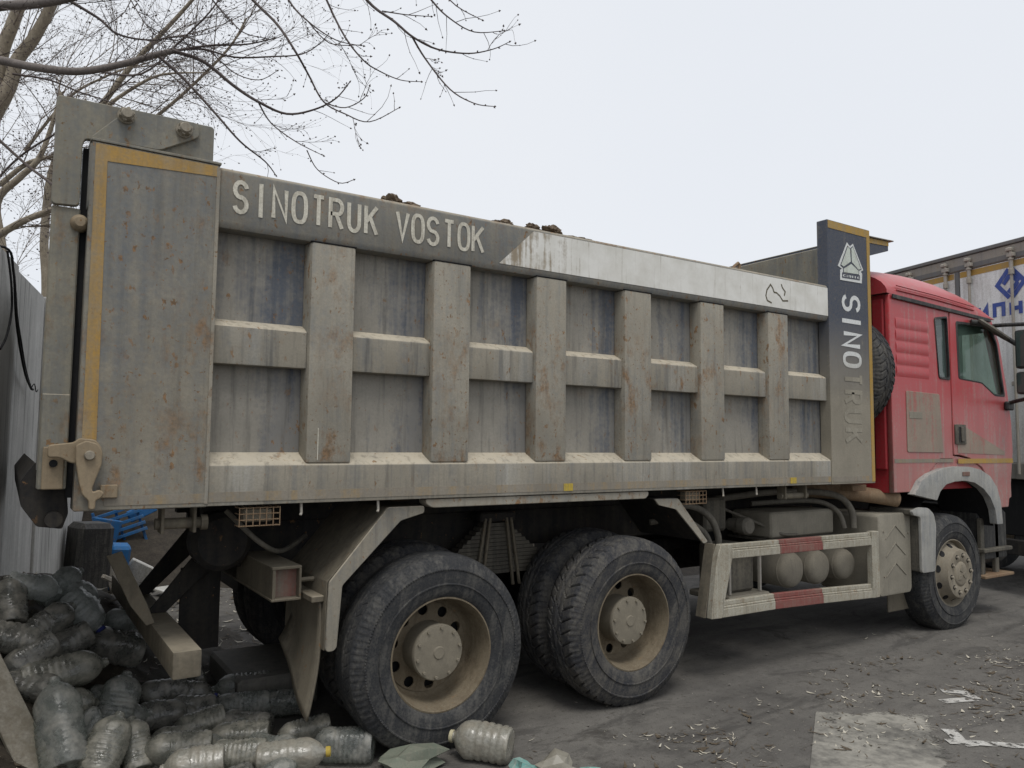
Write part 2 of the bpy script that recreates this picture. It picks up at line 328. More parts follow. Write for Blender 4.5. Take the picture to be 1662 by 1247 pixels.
def plate(name, outer, holes, y0, y1, mat, parent, bevel=.003):      # XZ outline with holes, from y0 to y1
    cu = bpy.data.curves.new(name, 'CURVE'); cu.dimensions = '2D'; cu.fill_mode = 'BOTH'
    cu.extrude = max(.0005, (y1 - y0) / 2 - bevel); cu.bevel_depth = bevel; cu.bevel_resolution = 1; cu.offset = -bevel
    for lp in [outer] + holes:
        sp = cu.splines.new('POLY'); sp.points.add(len(lp) - 1); sp.use_cyclic_u = True
        for p, c in zip(sp.points, lp): p.co = (c[0], c[1], 0, 1)
    o = bpy.data.objects.new(name, cu); COL.objects.link(o)
    dg = bpy.context.evaluated_depsgraph_get(); me = bpy.data.meshes.new_from_object(o.evaluated_get(dg))
    bpy.data.objects.remove(o); bpy.data.curves.remove(cu)
    me.transform(Matrix(((1, 0, 0, 0), (0, 0, -1, (y0 + y1) / 2), (0, 1, 0, 0), (0, 0, 0, 1))))
    me.materials.clear(); me.name = name
    return link(name, me, mat, parent)
def circ(cx, cz, r, n=24, rz=None): return [(cx + r * math.cos(2 * math.pi * k / n), cz + (rz or r) * math.sin(2 * math.pi * k / n)) for k in range(n)]
def rnd(pts, r=.03, n=4):                         # round the corners of an outline
    out = []; m = len(pts)
    for i in range(m):
        a, b, c = Vector(pts[i - 1]), Vector(pts[i]), Vector(pts[(i + 1) % m])
        u = a - b; w_ = c - b; d = min(r, u.length * .45, w_.length * .45)
        p, q_ = b + u.normalized() * d, b + w_.normalized() * d
        for k in range(n + 1):
            t = k / n; out.append(tuple(p * (1 - t) ** 2 + b * 2 * t * (1 - t) + q_ * t * t))
    return out
# letters as stroke outlines in a unit box
def arc(cx, cy, rx, ry, a0, a1, n=10):
    return [(cx + rx * math.cos(math.radians(a0 + (a1 - a0) * k / n)), cy + ry * math.sin(math.radians(a0 + (a1 - a0) * k / n))) for k in range(n + 1)]
def sup(n=28, e=2.7):
    o = []
    for k in range(n + 1):
        t = 2 * math.pi * k / n + .01; c, s_ = math.cos(t), math.sin(t)
        o.append((.5 + .5 * math.copysign(abs(c) ** (2 / e), c), .5 + .5 * math.copysign(abs(s_) ** (2 / e), s_)))
    return o
GL = {'S': [arc(.5, .745, .5, .255, 15, 268) + arc(.5, .25, .5, .25, 85, -165)], 'I': [[(.5, 0), (.5, 1)]], 'N': [[(0, 0), (0, 1), (1, 0), (1, 1)]], 'O': [sup()],
      'T': [[(0, 1), (1, 1)], [(.5, .97), (.5, 0)]], 'R': [[(0, 0), (0, 1), (.55, 1)] + arc(.6, .75, .4, .25, 85, -85, 8) + [(.55, .5), (0.02, .5)], [(.5, .5), (1, 0)]],
      'U': [[(0, 1), (0, .35)] + arc(.5, .3, .5, .3, 180, 360, 10) + [(1, .35), (1, 1)]], 'K': [[(0, 0), (0, 1)], [(1, 1), (.02, .42)], [(.36, .62), (1, 0)]],
      'V': [[(0, 1), (.5, 0), (1, 1)]], 'C': [arc(.5, .5, .5, .5, 40, 320, 14)], 'H': [[(0, 0), (0, 1)], [(1, 0), (1, 1)], [(0, .5), (1, .5)]],
      'И': [[(0, 1), (0, 0), (1, 1), (1, 0)]], 'П': [[(0, 0), (0, 1), (1, 1), (1, 0)]], 'Ц': [[(0, 1), (0, 0), (1.2, 0)], [(1, 0), (1, 1)], [(1.2, .03), (1.2, -.2)]]}
def ribbon(mb, pts, wd, mp, lay):                  # pts already in metric (u, v); mp maps (u, v, layer) to 3-D
    P = [Vector(p) for p in pts]
    closed = (P[0] - P[-1]).length < 1e-3
    if closed: P = P[:-1]
    n = len(P); L = []; Rr = []
    for i in range(n):
        if closed: a, b = P[i - 1], P[(i + 1) % n]
        else: a, b = P[max(i - 1, 0)], P[min(i + 1, n - 1)]
        d0 = (P[i] - a); d1 = (b - P[i])
        if d0.length < 1e-9: d0 = d1
        if d1.length < 1e-9: d1 = d0
        d0 = d0.normalized(); d1 = d1.normalized(); t = d0 + d1
        t = t.normalized() if t.length > .05 else d0
        nn = Vector((-t.y, t.x)); cs = max(.42, nn.dot(Vector((-d0.y, d0.x))))
        L.append(P[i] + nn * wd / 2 / cs); Rr.append(P[i] - nn * wd / 2 / cs)
    v = [mp(p.x, p.y, lay) for p in L] + [mp(p.x, p.y, lay) for p in Rr]
    f = [(i, (i + 1) % n, n + (i + 1) % n, n + i) for i in range(n if closed else n - 1)]
    mb.add(v, f)
def glyph(mb, ch, wx, hy, wd, mp):
    iw, ih = max(.001, wx - wd), hy - wd
    for li, pl in enumerate(GL[ch]):
        ribbon(mb, [(wd / 2 + p[0] * iw, wd / 2 + p[1] * ih) for p in pl] if ch != 'I' else [(wx / 2, 0), (wx / 2, hy)] if False else [(wd / 2 + p[0] * iw, (wd / 2 + p[1] * ih) if ch not in 'I' else p[1] * hy) for p in pl], wd, mp, li)
BOTTLES = [(0.062, 1.34, 0.743, -0.098, 0.552, 0.828, 0.26, 0.078, 'd', 'none'), (0.185, 1.476, 0.778, 0.966, -0.109, -0.233, 0.26, 0.07, 'w', 'none'), (0.323, 1.625, 0.766, 0.819, 0.321, 0.475, 0.26, 0.07, 'w', 'none'), (0.408, 1.618, 0.702, 0.878, -0.133, -0.46, 0.26, 0.07, 'w', 'none'), (0.443, 1.46, 0.61, 0.597, -0.387, -0.703, 0.26, 0.083, 'w', 'blue'), (0.691, 1.708, 0.498, -0.989, -0.133, 0.07, 0.26, 0.07, 'w', 'none'), (0.268, 1.274, 0.614, 0.772, 0.305, 0.557, 0.26, 0.079, 'd', 'none'), (0.116, 1.047, 0.584, 0.943, -0.143, -0.302, 0.26, 0.074, 'd', 'none'), (0.154, 0.982, 0.505, -0.833, -0.267, -0.485, 0.26, 0.07, 'd', 'none'), (0.327, 1.188, 0.501, -0.901, -0.222, -0.373, 0.26, 0.07, 'd', 'none'), (0.595, 1.425, 0.41, -0.943, 0.033, 0.332, 0.321, 0.091, 'd', 'none'), (0.323, 0.944, 0.417, 0.985, 0.146, 0.087, 0.375, 0.087, 'm', 'none'), (0.281, 0.496, 0.306, -0.123, 0.596, 0.793, 0.4, 0.095, 'c', 'none'), (0.571, 0.872, 0.242, 0.303, 0.535, 0.788, 0.295, 0.095, 'c', 'none'), (0.481, 0.418, 0.196, 0.389, 0.535, 0.75, 0.262, 0.084, 'm', 'yellow'), (0.615, 0.522, 0.13, -0.086, 0.694, 0.715, 0.26, 0.07, 'm', 'none'), (0.783, 0.406, 0.115, -0.958, 0.287, 0.024, 0.302, 0.07, 'm', 'none'), (0.815, 0.177, 0.109, -0.956, 0.29, -0.054, 0.26, 0.07, 'p', 'none'), (1.02, 0.232, 0.093, -0.885, 0.466, -0.017, 0.281, 0.07, 'm', 'none'), (1.254, 0.049, 0.1, 0.913, -0.402, 0.066, 0.312, 0.07, 'p', 'yellow'), (1.535, 0.139, 0.068, -0.832, 0.554, 0.009, 0.308, 0.083, 'c', 'none'), (1.408, 0.385, 0.069, -0.963, 0.231, -0.14, 0.279, 0.07, 'm', 'none'), (1.101, 0.522, 0.073, -0.918, 0.394, -0.035, 0.309, 0.07, 'm', 'none'), (0.953, 0.763, 0.085, -0.986, 0.008, -0.165, 0.26, 0.07, 'm', 'none'), (1.177, 0.683, 0.072, -0.792, 0.607, 0.06, 0.28, 0.07, 'd', 'none'), (1.233, 1.001, 0.075, -0.943, 0.331, -0.038, 0.327, 0.073, 'c', 'none'), (1.304, 1.252, 0.106, -0.977, 0.21, -0.039, 0.326, 0.077, 'c', 'none'), (1.463, 0.94, 0.068, -0.902, 0.429, -0.042, 0.26, 0.07, 'c', 'none'), (1.002, 1.195, 0.126, 0.912, -0.357, -0.199, 0.26, 0.07, 'd', 'blue'), (0.953, 0.994, 0.101, -0.972, 0.232, 0.045, 0.26, 0.07, 'd', 'none'), (0.82, 0.967, 0.106, 0.999, -0.037, 0.015, 0.26, 0.07, 'd', 'none'), (0.833, 1.221, 0.158, -1.0, 0.01, 0.013, 0.26, 0.07, 'd', 'none'), (2.165, -0.213, 0.069, -0.656, 0.744, 0.125, 0.301, 0.09, 'p', 'cream')]
BRANCHES = [('A0', [[-0.352, 2.228, 4.137], [-0.151, 2.168, 4.128], [0.054, 1.952, 4.047], [0.286, 1.754, 4.006], [0.524, 1.692, 4.098], [0.692, 1.598, 4.165], [0.794, 1.424, 4.154]], 0.03, 0.017), ('A1', [[0.769, 1.374, 4.12], [0.975, 1.304, 4.188], [1.156, 1.098, 4.16], [1.291, 0.96, 4.18]], 0.009, 0.003), ('A2', [[0.737, 1.164, 4.02], [0.909, 1.126, 3.987], [1.059, 0.954, 3.803], [1.179, 0.837, 3.69], [1.347, 0.832, 3.657], [1.493, 0.755, 3.693], [1.571, 0.593, 3.723], [1.639, 0.545, 3.826]], 0.012, 0.003), ('A3', [[0.698, 1.424, 4.084], [0.854, 1.404, 3.965], [1.015, 1.231, 3.718], [1.145, 1.114, 3.528], [1.303, 1.121, 3.437], [1.372, 1.105, 3.353]], 0.01, 0.003), ('A4', [[1.181, 0.843, 3.685], [1.265, 0.868, 3.591], [1.374, 0.719, 3.451], [1.505, 0.594, 3.353]], 0.006, 0.002), ('A4b', [[1.422, 0.652, 3.387], [1.499, 0.681, 3.294], [1.586, 0.543, 3.189], [1.645, 0.456, 3.195]], 0.004, 0.002), ('A5', [[0.817, 1.573, 4.225], [0.981, 1.533, 4.265], [1.14, 1.347, 4.177], [1.333, 1.173, 4.163], [1.526, 1.143, 4.224], [1.631, 1.088, 4.308], [1.644, 0.971, 4.323]], 0.008, 0.002), ('A6', [[1.024, 1.552, 4.278], [1.184, 1.529, 4.158], [1.309, 1.365, 4.075], [1.399, 1.254, 4.119]], 0.005, 0.002), ('A7', [[0.377, 2.105, 4.185], [0.669, 1.984, 4.191], [0.895, 1.726, 4.412], [1.02, 1.583, 4.56], [1.118, 1.603, 4.757]], 0.008, 0.005), ('T0', [[-0.38, 1.533, 4.071], [-0.149, 1.445, 4.149], [0.029, 1.241, 4.123], [0.23, 1.059, 4.152], [0.612, 0.892, 4.354], [1.086, 0.593, 4.46], [1.471, 0.234, 4.443], [1.942, -0.065, 4.399]], 0.03, 0.012), ('B1', [[0.164, 1.282, 4.222], [0.34, 1.246, 4.138], [0.428, 1.109, 4.009], [0.575, 0.97, 3.954], [0.767, 0.94, 4.018], [0.91, 0.873, 3.964]], 0.009, 0.003), ('B2', [[0.87, 0.683, 4.395], [1.073, 0.639, 4.199], [1.179, 0.496, 4.018], [1.263, 0.408, 3.842], [1.353, 0.459, 3.761], [1.441, 0.436, 3.611], [1.518, 0.288, 3.503], [1.638, 0.219, 3.462], [1.811, 0.201, 3.582]], 0.009, 0.002), ('B2b', [[1.432, 0.388, 3.583], [1.551, 0.381, 3.582], [1.611, 0.25, 3.603], [1.621, 0.19, 3.655]], 0.004, 0.002), ('B3', [[1.104, 0.526, 4.43], [1.246, 0.525, 4.202], [1.325, 0.399, 4.038], [1.449, 0.28, 3.913], [1.612, 0.274, 3.924]], 0.007, 0.002), ('B3b', [[1.299, 0.318, 3.992], [1.425, 0.315, 3.903], [1.545, 0.151, 3.856]], 0.004, 0.002), ('B4', [[1.309, 0.39, 4.45], [1.431, 0.404, 4.204], [1.505, 0.288, 3.952], [1.585, 0.201, 3.8], [1.693, 0.234, 3.783], [1.807, 0.185, 3.74], [1.87, 0.04, 3.689]], 0.007, 0.002), ('B5', [[1.427, 0.312, 4.458], [1.625, 0.276, 4.206], [1.735, 0.129, 4.043], [1.811, 0.041, 3.935], [1.969, 0.042, 3.91], [2.127, -0.039, 3.897], [2.199, -0.193, 3.877], [2.278, -0.243, 3.922]], 0.01, 0.002), ('B6', [[1.807, 0.049, 3.945], [1.903, 0.066, 3.847], [1.996, -0.066, 3.638], [2.096, -0.171, 3.542], [2.235, -0.162, 3.563]], 0.006, 0.002), ('B7', [[1.722, 0.12, 4.441], [1.938, 0.071, 4.21], [1.999, -0.046, 4.063], [2.1, -0.152, 3.966], [2.283, -0.175, 4.02]], 0.007, 0.002), ('B8', [[1.87, 0.024, 4.429], [2.027, 0.012, 4.211], [2.155, -0.147, 4.055]], 0.005, 0.002), ('B9', [[1.661, 0.133, 4.082], [1.802, 0.11, 4.095], [1.888, -0.032, 4.045]], 0.004, 0.002), ('B10', [[0.741, 0.885, 4.427], [0.898, 0.869, 4.254], [0.996, 0.732, 4.07], [1.049, 0.655, 3.995], [1.161, 0.682, 4.016]], 0.006, 0.002), ('B11', [[0.455, 1.197, 4.382], [0.504, 1.243, 4.306], [0.59, 1.115, 4.1], [0.665, 1.028, 3.989], [0.716, 1.106, 3.885]], 0.005, 0.002), ('C1', [[-0.341, 4.887, 3.837], [-0.071, 4.745, 4.235], [0.113, 4.521, 4.383], [0.343, 4.308, 4.542], [0.624, 4.198, 4.839], [0.951, 3.979, 5.141], [1.222, 3.689, 5.187]], 0.012, 0.004), ('C2', [[-0.233, 3.357, 4.05], [0.021, 3.283, 3.81], [0.21, 3.087, 3.619], [0.355, 2.958, 3.465]], 0.012, 0.008), ('C3', [[-0.087, 2.76, 4.295], [0.141, 2.682, 4.28], [0.33, 2.479, 4.159], [0.555, 2.293, 4.055], [0.796, 2.246, 3.96]], 0.008, 0.003)]
TRUNKS = [('t1', [[-0.526, 7.319, 2.151], [-0.397, 7.033, 4.381], [-0.308, 6.884, 5.389], [-0.26, 6.787, 6.109], [-0.169, 6.695, 6.469], [-0.07, 6.592, 6.902], [0.007, 6.463, 7.765]], 0.11, 0.05), ('l1', [[-0.308, 6.884, 5.389], [-0.163, 6.756, 5.75], [-0.1, 6.688, 6.053], [0.049, 6.566, 6.314], [0.21, 6.424, 6.725], [0.337, 6.298, 7.194]], 0.085, 0.05), ('t2', [[0.041, 5.752, 2.103], [-0.11, 5.724, 3.507], [-0.192, 5.726, 4.081], [-0.017, 5.588, 4.339], [0.134, 5.473, 4.52], [0.218, 5.395, 4.776], [0.313, 5.291, 5.237]], 0.055, 0.018), ('l2', [[-0.286, 5.237, 3.539], [-0.14, 5.133, 3.631], [0.054, 4.993, 3.765], [0.275, 4.839, 3.875]], 0.04, 0.026), ('l3', [[-0.188, 6.408, 4.469], [0.059, 6.224, 4.712], [0.342, 6.029, 4.819], [0.704, 5.77, 5.064]], 0.03, 0.012), ('t3', [[0.339, 6.511, 2.151], [0.309, 6.423, 3.345], [0.26, 6.399, 3.977], [0.324, 6.281, 4.822], [0.652, 6.02, 5.318], [1.005, 5.734, 5.92], [1.265, 5.532, 6.274], [1.54, 5.317, 6.664], [1.746, 5.15, 7.018]], 0.06, 0.014), ('l4', [[0.652, 6.02, 5.318], [0.962, 5.791, 5.603], [1.276, 5.567, 5.803], [1.687, 5.295, 5.836]], 0.025, 0.008), ('l5', [[0.025, 6.701, 4.998], [0.416, 6.389, 5.614], [0.764, 6.137, 5.869], [1.029, 5.952, 5.995]], 0.02, 0.008), ('l6', [[1.24, 6.106, 5.417], [1.591, 5.842, 5.789], [1.996, 5.529, 6.308], [2.162, 5.387, 6.678]], 0.022, 0.01)]
LET = [('S', 0.857, 0.934), ('I', 0.981, 0.999), ('N', 1.044, 1.126), ('O', 1.142, 1.227), ('T', 1.245, 1.319), ('R', 1.335, 1.418), ('U', 1.435, 1.513), ('K', 1.53, 1.611), ('V', 1.711, 1.795), ('O', 1.804, 1.887), ('S', 1.898, 1.979), ('T', 2.003, 2.078), ('O', 2.094, 2.179), ('K', 2.187, 2.274)]
LOGO_OUT = [[5.813, 3.356], [5.854, 3.327], [5.897, 3.356], [6.037, 3.148], [5.999, 3.131], [6.02, 3.116], [6.012, 3.032], [5.709, 3.025], [5.712, 3.108], [5.735, 3.122], [5.68, 3.138]]
LOGO_IN = [[5.816, 3.33], [5.854, 3.31], [5.892, 3.336], [6.01, 3.152], [5.971, 3.135], [5.97, 3.098], [5.985, 3.097], [5.983, 3.055], [5.732, 3.047], [5.734, 3.091], [5.747, 3.091], [5.749, 3.13], [5.711, 3.148]]
LOGO_A = [[5.819, 3.319], [5.848, 3.303], [5.855, 3.198], [5.755, 3.142], [5.723, 3.153]]
LOGO_B = [[5.868, 3.309], [5.89, 3.326], [5.996, 3.155], [5.965, 3.142], [5.871, 3.197]]
LOGO_C = [[5.862, 3.178], [5.963, 3.134], [5.962, 3.103], [5.755, 3.095], [5.756, 3.124]]
LOGO_T = [[5.737, 3.076], [5.981, 3.087], [5.98, 3.063], [5.736, 3.056]]
SCR = [[[4.84, 2.739], [4.789, 2.752], [4.773, 2.788], [4.786, 2.833], [4.829, 2.88], [4.854, 2.856], [4.87, 2.825], [4.899, 2.824], [4.938, 2.803], [4.972, 2.769], [5.036, 2.776]], [[4.958, 2.899], [4.967, 2.874], [5.003, 2.844], [4.991, 2.812]]]
# ================================================================ ground
g = MB().add([(-400, -400, 0), (400, -400, 0), (400, 400, 0), (-400, 400, 0)], [(0, 1, 2, 3)]).build('ground', 'ground'); g['kind'] = 'structure'
# ================================================================ dump truck
TR = empty('dump_truck', (4.3, 1.25, 0), 'large dusty tipper truck with grey steel dump body and red cab', 'truck')
W2 = 2.50                                              # width of the truck
def mirY(mb): mb.v = [(x, W2 - y, z) for x, y, z in mb.v]; return mb
# ---- dump body: the side sheets, floor and bulkhead are one welded box (part), its members are sub-parts
mb = MB()
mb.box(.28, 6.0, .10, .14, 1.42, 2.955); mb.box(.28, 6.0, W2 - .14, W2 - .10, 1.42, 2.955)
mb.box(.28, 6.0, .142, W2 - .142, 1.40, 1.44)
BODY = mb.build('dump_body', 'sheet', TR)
MB().box(5.97, 6.01, .095, W2 - .095, 1.442, 3.41).build('bulkhead', 'gate', BODY, .006)
# shallow press folds in the recessed sheet
ribs = [(1.256, 1.490), (1.953, 2.189), (2.650, 2.878), (3.359, 3.594), (4.067, 4.307), (4.797, 5.033)]
bays = [(.797, 1.256)] + [(ribs[i][1], ribs[i + 1][0]) for i in range(5)] + [(5.033, 5.549)]
top = MB().prism([(.0, 2.70), (.0, 2.945), (.012, 2.960), (.15, 2.960), (.15, 2.668), (.012, 2.668)], .250, 5.548, 'x').build('top_rail', 'body', BODY, .008, seg=2)
mirY(MB().prism([(.0, 2.668), (.0, 2.945), (.012, 2.960), (.15, 2.960), (.15, 2.668)], .250, 5.548, 'x')).build('top_rail', 'body', BODY, .008)
MB().prism([(0, 1.348), (0, 1.535), (.012, 1.547), (.099, 1.598), (.099, 1.36), (.09, 1.348)], .30, 5.548, 'x').build('lower_rail', 'ledge', BODY, .006, seg=2)
mirY(MB().prism([(0, 1.348), (0, 1.545), (.099, 1.598), (.099, 1.348)], .30, 5.548, 'x')).build('lower_rail', 'ledge', BODY, .006)
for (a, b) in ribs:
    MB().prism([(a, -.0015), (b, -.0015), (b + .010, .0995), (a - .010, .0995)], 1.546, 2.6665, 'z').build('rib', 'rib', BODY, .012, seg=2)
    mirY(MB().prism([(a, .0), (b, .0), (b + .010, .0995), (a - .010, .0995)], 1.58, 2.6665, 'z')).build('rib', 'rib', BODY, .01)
for (a, b) in ribs:
    MB().box(a - .004, b + .004, -.003, .02, 2.6668, 2.6712).build('weld_seam', 'dark', BODY)
for i, (a, b) in enumerate(bays):
    MB().prism([(.024, 2.018), (.024, 2.200), (.034, 2.210), (.099, 2.243), (.099, 2.018)], a + .004, b - .004, 'x').build('cross_rail', 'ledge', BODY, .008, seg=2)
    mirY(MB().prism([(.024, 2.018), (.024, 2.205), (.099, 2.243), (.099, 2.018)], a + .004, b - .004, 'x')).build('cross_rail', 'rib', BODY, .008)
# rear panel with its yellow border
MB().box(.255, .794, -.007, .16, 1.346, 2.962).build('rear_panel', 'body', BODY, .004)
MB().box(.250, .800, -.012, .17, 2.964, 2.976).build('panel_lip', 'gate', BODY, .002)
MB().prism([(.275, 1.62), (.330, 1.62), (.318, 2.882), (.784, 2.905), (.784, 2.955), (.270, 2.955)], -.0095, -.0072).build('painted_border', 'ochre', BODY)
MB().box(.37, .79, -.0095, -.0072, 1.366, 1.408).build('painted_border', 'ochre_faded', BODY)
MB().box(.80, 5.545, -.0028, -.0002, 1.366, 1.412).build('painted_border', 'ochre_faded', BODY)
MB().box(.780, .797, -.0115, -.0072, 1.36, 2.95).build('weld_seam', 'rib', BODY, .002)
for x in (2.86, 5.03): MB().box(x, x + .07, -.0055, -.003, 1.365, 1.410).build('reflector_patch', 'yellow', BODY)
mirY(MB().box(.255, .794, -.007, .16, 1.346, 2.962)).build('rear_panel', 'body', BODY, .004)
# front column panel
FP = MB().box(5.549, 6.145, -.008, .092, 1.346, 3.512).build('front_panel', 'frontp', BODY, .004)
MB().prism([(5.556, 3.442), (5.556, 3.506), (6.140, 3.506), (6.140, 1.36), (6.096, 1.36), (6.096, 3.442)], -.0108, -.0082).build('painted_border', 'ochre_new', BODY)
MB().box(5.556, 6.094, -.0108, -.0082, 1.364, 1.408).build('painted_border', 'ochre_faded', BODY)
mirY(MB().box(5.549, 6.145, -.008, .092, 1.346, 3.512)).build('front_panel', 'frontp', BODY, .004)
# cab guard canopy reaching over the cab
MB().prism([(6.147, 3.29), (6.147, 3.472), (6.53, 3.484), (6.53, 3.400)], .05, W2 - .05).build('cab_guard', 'frontp', BODY, .004)
MB().prism([(6.147, 3.474), (6.147, 3.484), (6.585, 3.498), (6.585, 3.488)], .03, W2 - .03).build('canopy_sheet', 'gate', BODY, .002)
MB().prism([(6.15, 3.425), (6.15, 3.470), (6.527, 3.482), (6.527, 3.442)], .046, .0495).build('painted_border', 'ochre_new', BODY)
MB().box(6.012, 6.36, .12, .24, 3.05, 3.24).build('stop_block', 'under', BODY, .01)
# white stripe with pointed muddy end
MB().prism([(2.378, 2.708), (2.625, 2.938), (5.545, 2.938), (5.545, 2.708)], -.0030, -.0003).build('white_stripe', 'white_stripe', BODY)
m_ = MB()
for l in SCR: ribbon(m_, l, .012, lambda u, v, k: (u, -.0042, v), 0)
m_.build('scrawl', 'mark', BODY)
# lettering
for ch, x0, x1 in LET:
    m_ = MB(); glyph(m_, ch, x1 - x0, .168, .0205, lambda u, v, k, x0=x0: (x0 + u, -.0035 - .0005 * k, 2.744 + v)); m_.build('letter', 'letter', BODY)
def vert_text(items, mat):
    for ch, zt, zb in items:
        m_ = MB(); glyph(m_, ch, zt - zb, .262, .036, lambda u, v, k, zt=zt: (5.722 + v, -.0105 - .0005 * k, zt - u)); m_.build('letter', mat, BODY)
vert_text([('S', 2.915, 2.770), ('I', 2.712, 2.668), ('N', 2.602, 2.468), ('O', 2.438, 2.300)], 'letter_w')
vert_text([('T', 2.262, 2.152), ('R', 2.118, 2.000), ('U', 1.962, 1.840), ('K', 1.806, 1.676)], 'letter_f')
MB().prism(LOGO_OUT, -.0115, -.0085).build('logo', 'letter_w', BODY)
MB().prism(LOGO_IN, -.0135, -.0117).build('logo', 'frontp', BODY)
for L_ in (LOGO_A, LOGO_B, LOGO_C): MB().prism(L_, -.0152, -.0137).build('logo', 'logo_pale', BODY)
m_ = MB(); a = Vector(LOGO_T[3]); b = Vector(LOGO_T[2]); up = Vector(LOGO_T[0]) - a; ex = (b - a)
for i, ch in enumerate('CNHTC'):
    glyph(m_, ch, .17, 1.0, .055, lambda u, v, k, i=i: ((a + ex * (i * .205 + .02 + u * 1.0) + up * v).x, -.0153 - .0003 * k, (a + ex * (i * .205 + .02 + u) + up * v).y))
m_.build('logo_lettering', 'letter_w', BODY)
MB().box(1.312, 1.316, -.0035, -.0005, 1.56, 1.72).build('paint_drip', 'letter', BODY)
# tail: L-shaped hanger plate, overlay plate, bolts, tailgate, latch
plate('hanger_plate', rnd([(.115, 2.665), (.115, 3.150), (.769, 3.158), (.769, 2.978), (.232, 2.978), (.222, 2.950), (.222, 2.672)], .02), [], .030, .062, 'gate', BODY, .004)
plate('hanger_plate', rnd([(.23, 2.99), (.23, 3.150), (.769, 3.158), (.769, 2.978)], .02), [], W2 - .062, W2 - .030, 'gate', BODY, .004)
plate('gusset_plate', rnd([(.246, 2.979), (.396, 3.148), (.690, 3.150), (.700, 3.085), (.530, 2.984)], .02), [], .008, .0295, 'gate', BODY, .003)
for x, z in ((.384, 3.108), (.629, 3.100)):
    b_ = MB().lathe([(.0, -.004), (.036, -.004), (.036, .0075)], n=20, c=(x, 0, z)).build('bolt', 'bolt', BODY, smooth=30)
    MB().lathe([(.0, -.046), (.021, -.046), (.026, -.036), (.026, -.004)], n=12, c=(x, 0, z)).build('bolt', 'bolt', BODY, smooth=40)
    for k in range(6):
        t = k * math.pi / 3 + .3
        MB().hexa((x + .025 * math.cos(t), z + .025 * math.sin(t)), .009, -.034, -.0045, 5).build('nut_lug', 'bolt', BODY, .001)
TG = MB().box(.205, .226, .0705, W2 - .10, 1.44, 2.66)
TG.box(.118, .228, .045, .070, 1.44, 2.664)
TG.build('tailgate', 'gate', BODY, .006)
MB().box(.122, .226, .030, .0445, 1.44, 1.845).build('gate_shoe', 'gate', BODY, .004)
MB().box(.135, .215, .016, .0295, 1.44, 1.62).build('gate_shoe', 'latch', BODY, .004)
MB().box(.228, .254, .075, .13, 1.40, 2.95).build('rubber_seal', 'dark', BODY)
MB().lathe([(0, -.035), (.02, -.034), (.034, -.02), (.037, 0), (.037, .06)], 'y', 20, (.226, .04, 2.598)).build('gate_pin', 'latch', BODY, smooth=40)
plate('latch_hook', rnd([(.249, 1.628), (.288, 1.648), (.33, 1.636), (.352, 1.60), (.350, 1.545), (.318, 1.445), (.322, 1.430), (.348, 1.440), (.366, 1.425), (.352, 1.402), (.334, 1.395), (.334, 1.356), (.308, 1.356), (.308, 1.392), (.282, 1.418), (.268, 1.47), (.252, 1.56)], .012), [], -.062, -.036, 'latch', BODY, .005)
plate('latch_arm', rnd([(.150, 1.575), (.150, 1.628), (.245, 1.640), (.262, 1.658), (.325, 1.652), (.352, 1.615), (.35, 1.57), (.30, 1.545), (.235, 1.552), (.195, 1.576)], .014), [], -.034, -.012, 'latch', BODY, .005)
MB().lathe([(0, -.082), (.017, -.081), (.021, -.072), (.021, -.06)], 'y', 16, (.302, 0, 1.585)).build('latch_pin', 'bolt', BODY, smooth=40)
MB().box(.352, .420, -.026, -.0098, 1.40, 1.458).build('latch_stop', 'latch', BODY, .004)
MB().lathe([(0, -.0), (.016, .0), (.016, .03)], 'y', 12, (.175, .0, 1.55)).build('latch_pin', 'dark', BODY)
# tail beam under the tailgate
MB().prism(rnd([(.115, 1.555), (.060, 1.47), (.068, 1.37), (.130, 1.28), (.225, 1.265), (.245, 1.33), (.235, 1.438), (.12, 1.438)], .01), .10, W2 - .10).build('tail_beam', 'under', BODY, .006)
MB().lathe([(0, -.03), (.034, -.03), (.034, .05)], 'y', 20, (.19, .09, 1.31)).build('hinge_boss', 'under', BODY, smooth=40)
# cable hooks, plates, clearance lamps below the body
MB().prism(rnd([(1.933, 1.343), (3.577, 1.343), (3.577, 1.318), (3.55, 1.296), (1.97, 1.296), (1.935, 1.32)], .02), .012, .10).build('wear_plate', 'rib', BODY, .004)
for x in (1.245, 1.655, 4.30, 4.66):
    MB().tube([(x, .02, 1.348), (x + .002, .018, 1.30), (x - .004, .012, 1.288)], .007, 6).build('tarp_hook', 'rod', BODY)
for x0, x1 in ((.948, 1.140), (3.925, 4.125)):
    MB().box(x0 + .025, x1 - .03, .04, .10, 1.262, 1.322).build('clearance_lamp', 'chan', TR, .006)
    c_ = MB()
    for k in range(4):
        z = 1.246 + k * .0285
        c_.tube([(x0, .10, z), (x0, .018, z), (x1, .018, z), (x1, .10, z)], .0028, 4)
    for k in range(7):
        x = x0 + (x1 - x0) * k / 6
        c_.tube([(x, .10, 1.3365), (x, .0145, 1.334), (x, .0145, 1.244), (x, .06, 1.244)], .0026, 4)
    c_.build('lamp_cage', 'exh', TR)
def curve0(pts, k=6):
    P = [Vector(p) for p in pts]; o = []
    for i in range(len(P) - 1):
        p0 = P[max(i - 1, 0)]; p1 = P[i]; p2 = P[i + 1]; p3 = P[min(i + 2, len(P) - 1)]
        for j in range(k):
            t = j / k; o.append(.5 * ((2 * p1) + (-p0 + p2) * t + (2 * p0 - 5 * p1 + 4 * p2 - p3) * t * t + (-p0 + 3 * p1 - 3 * p2 + p3) * t ** 3))
    o.append(P[-1]); return o
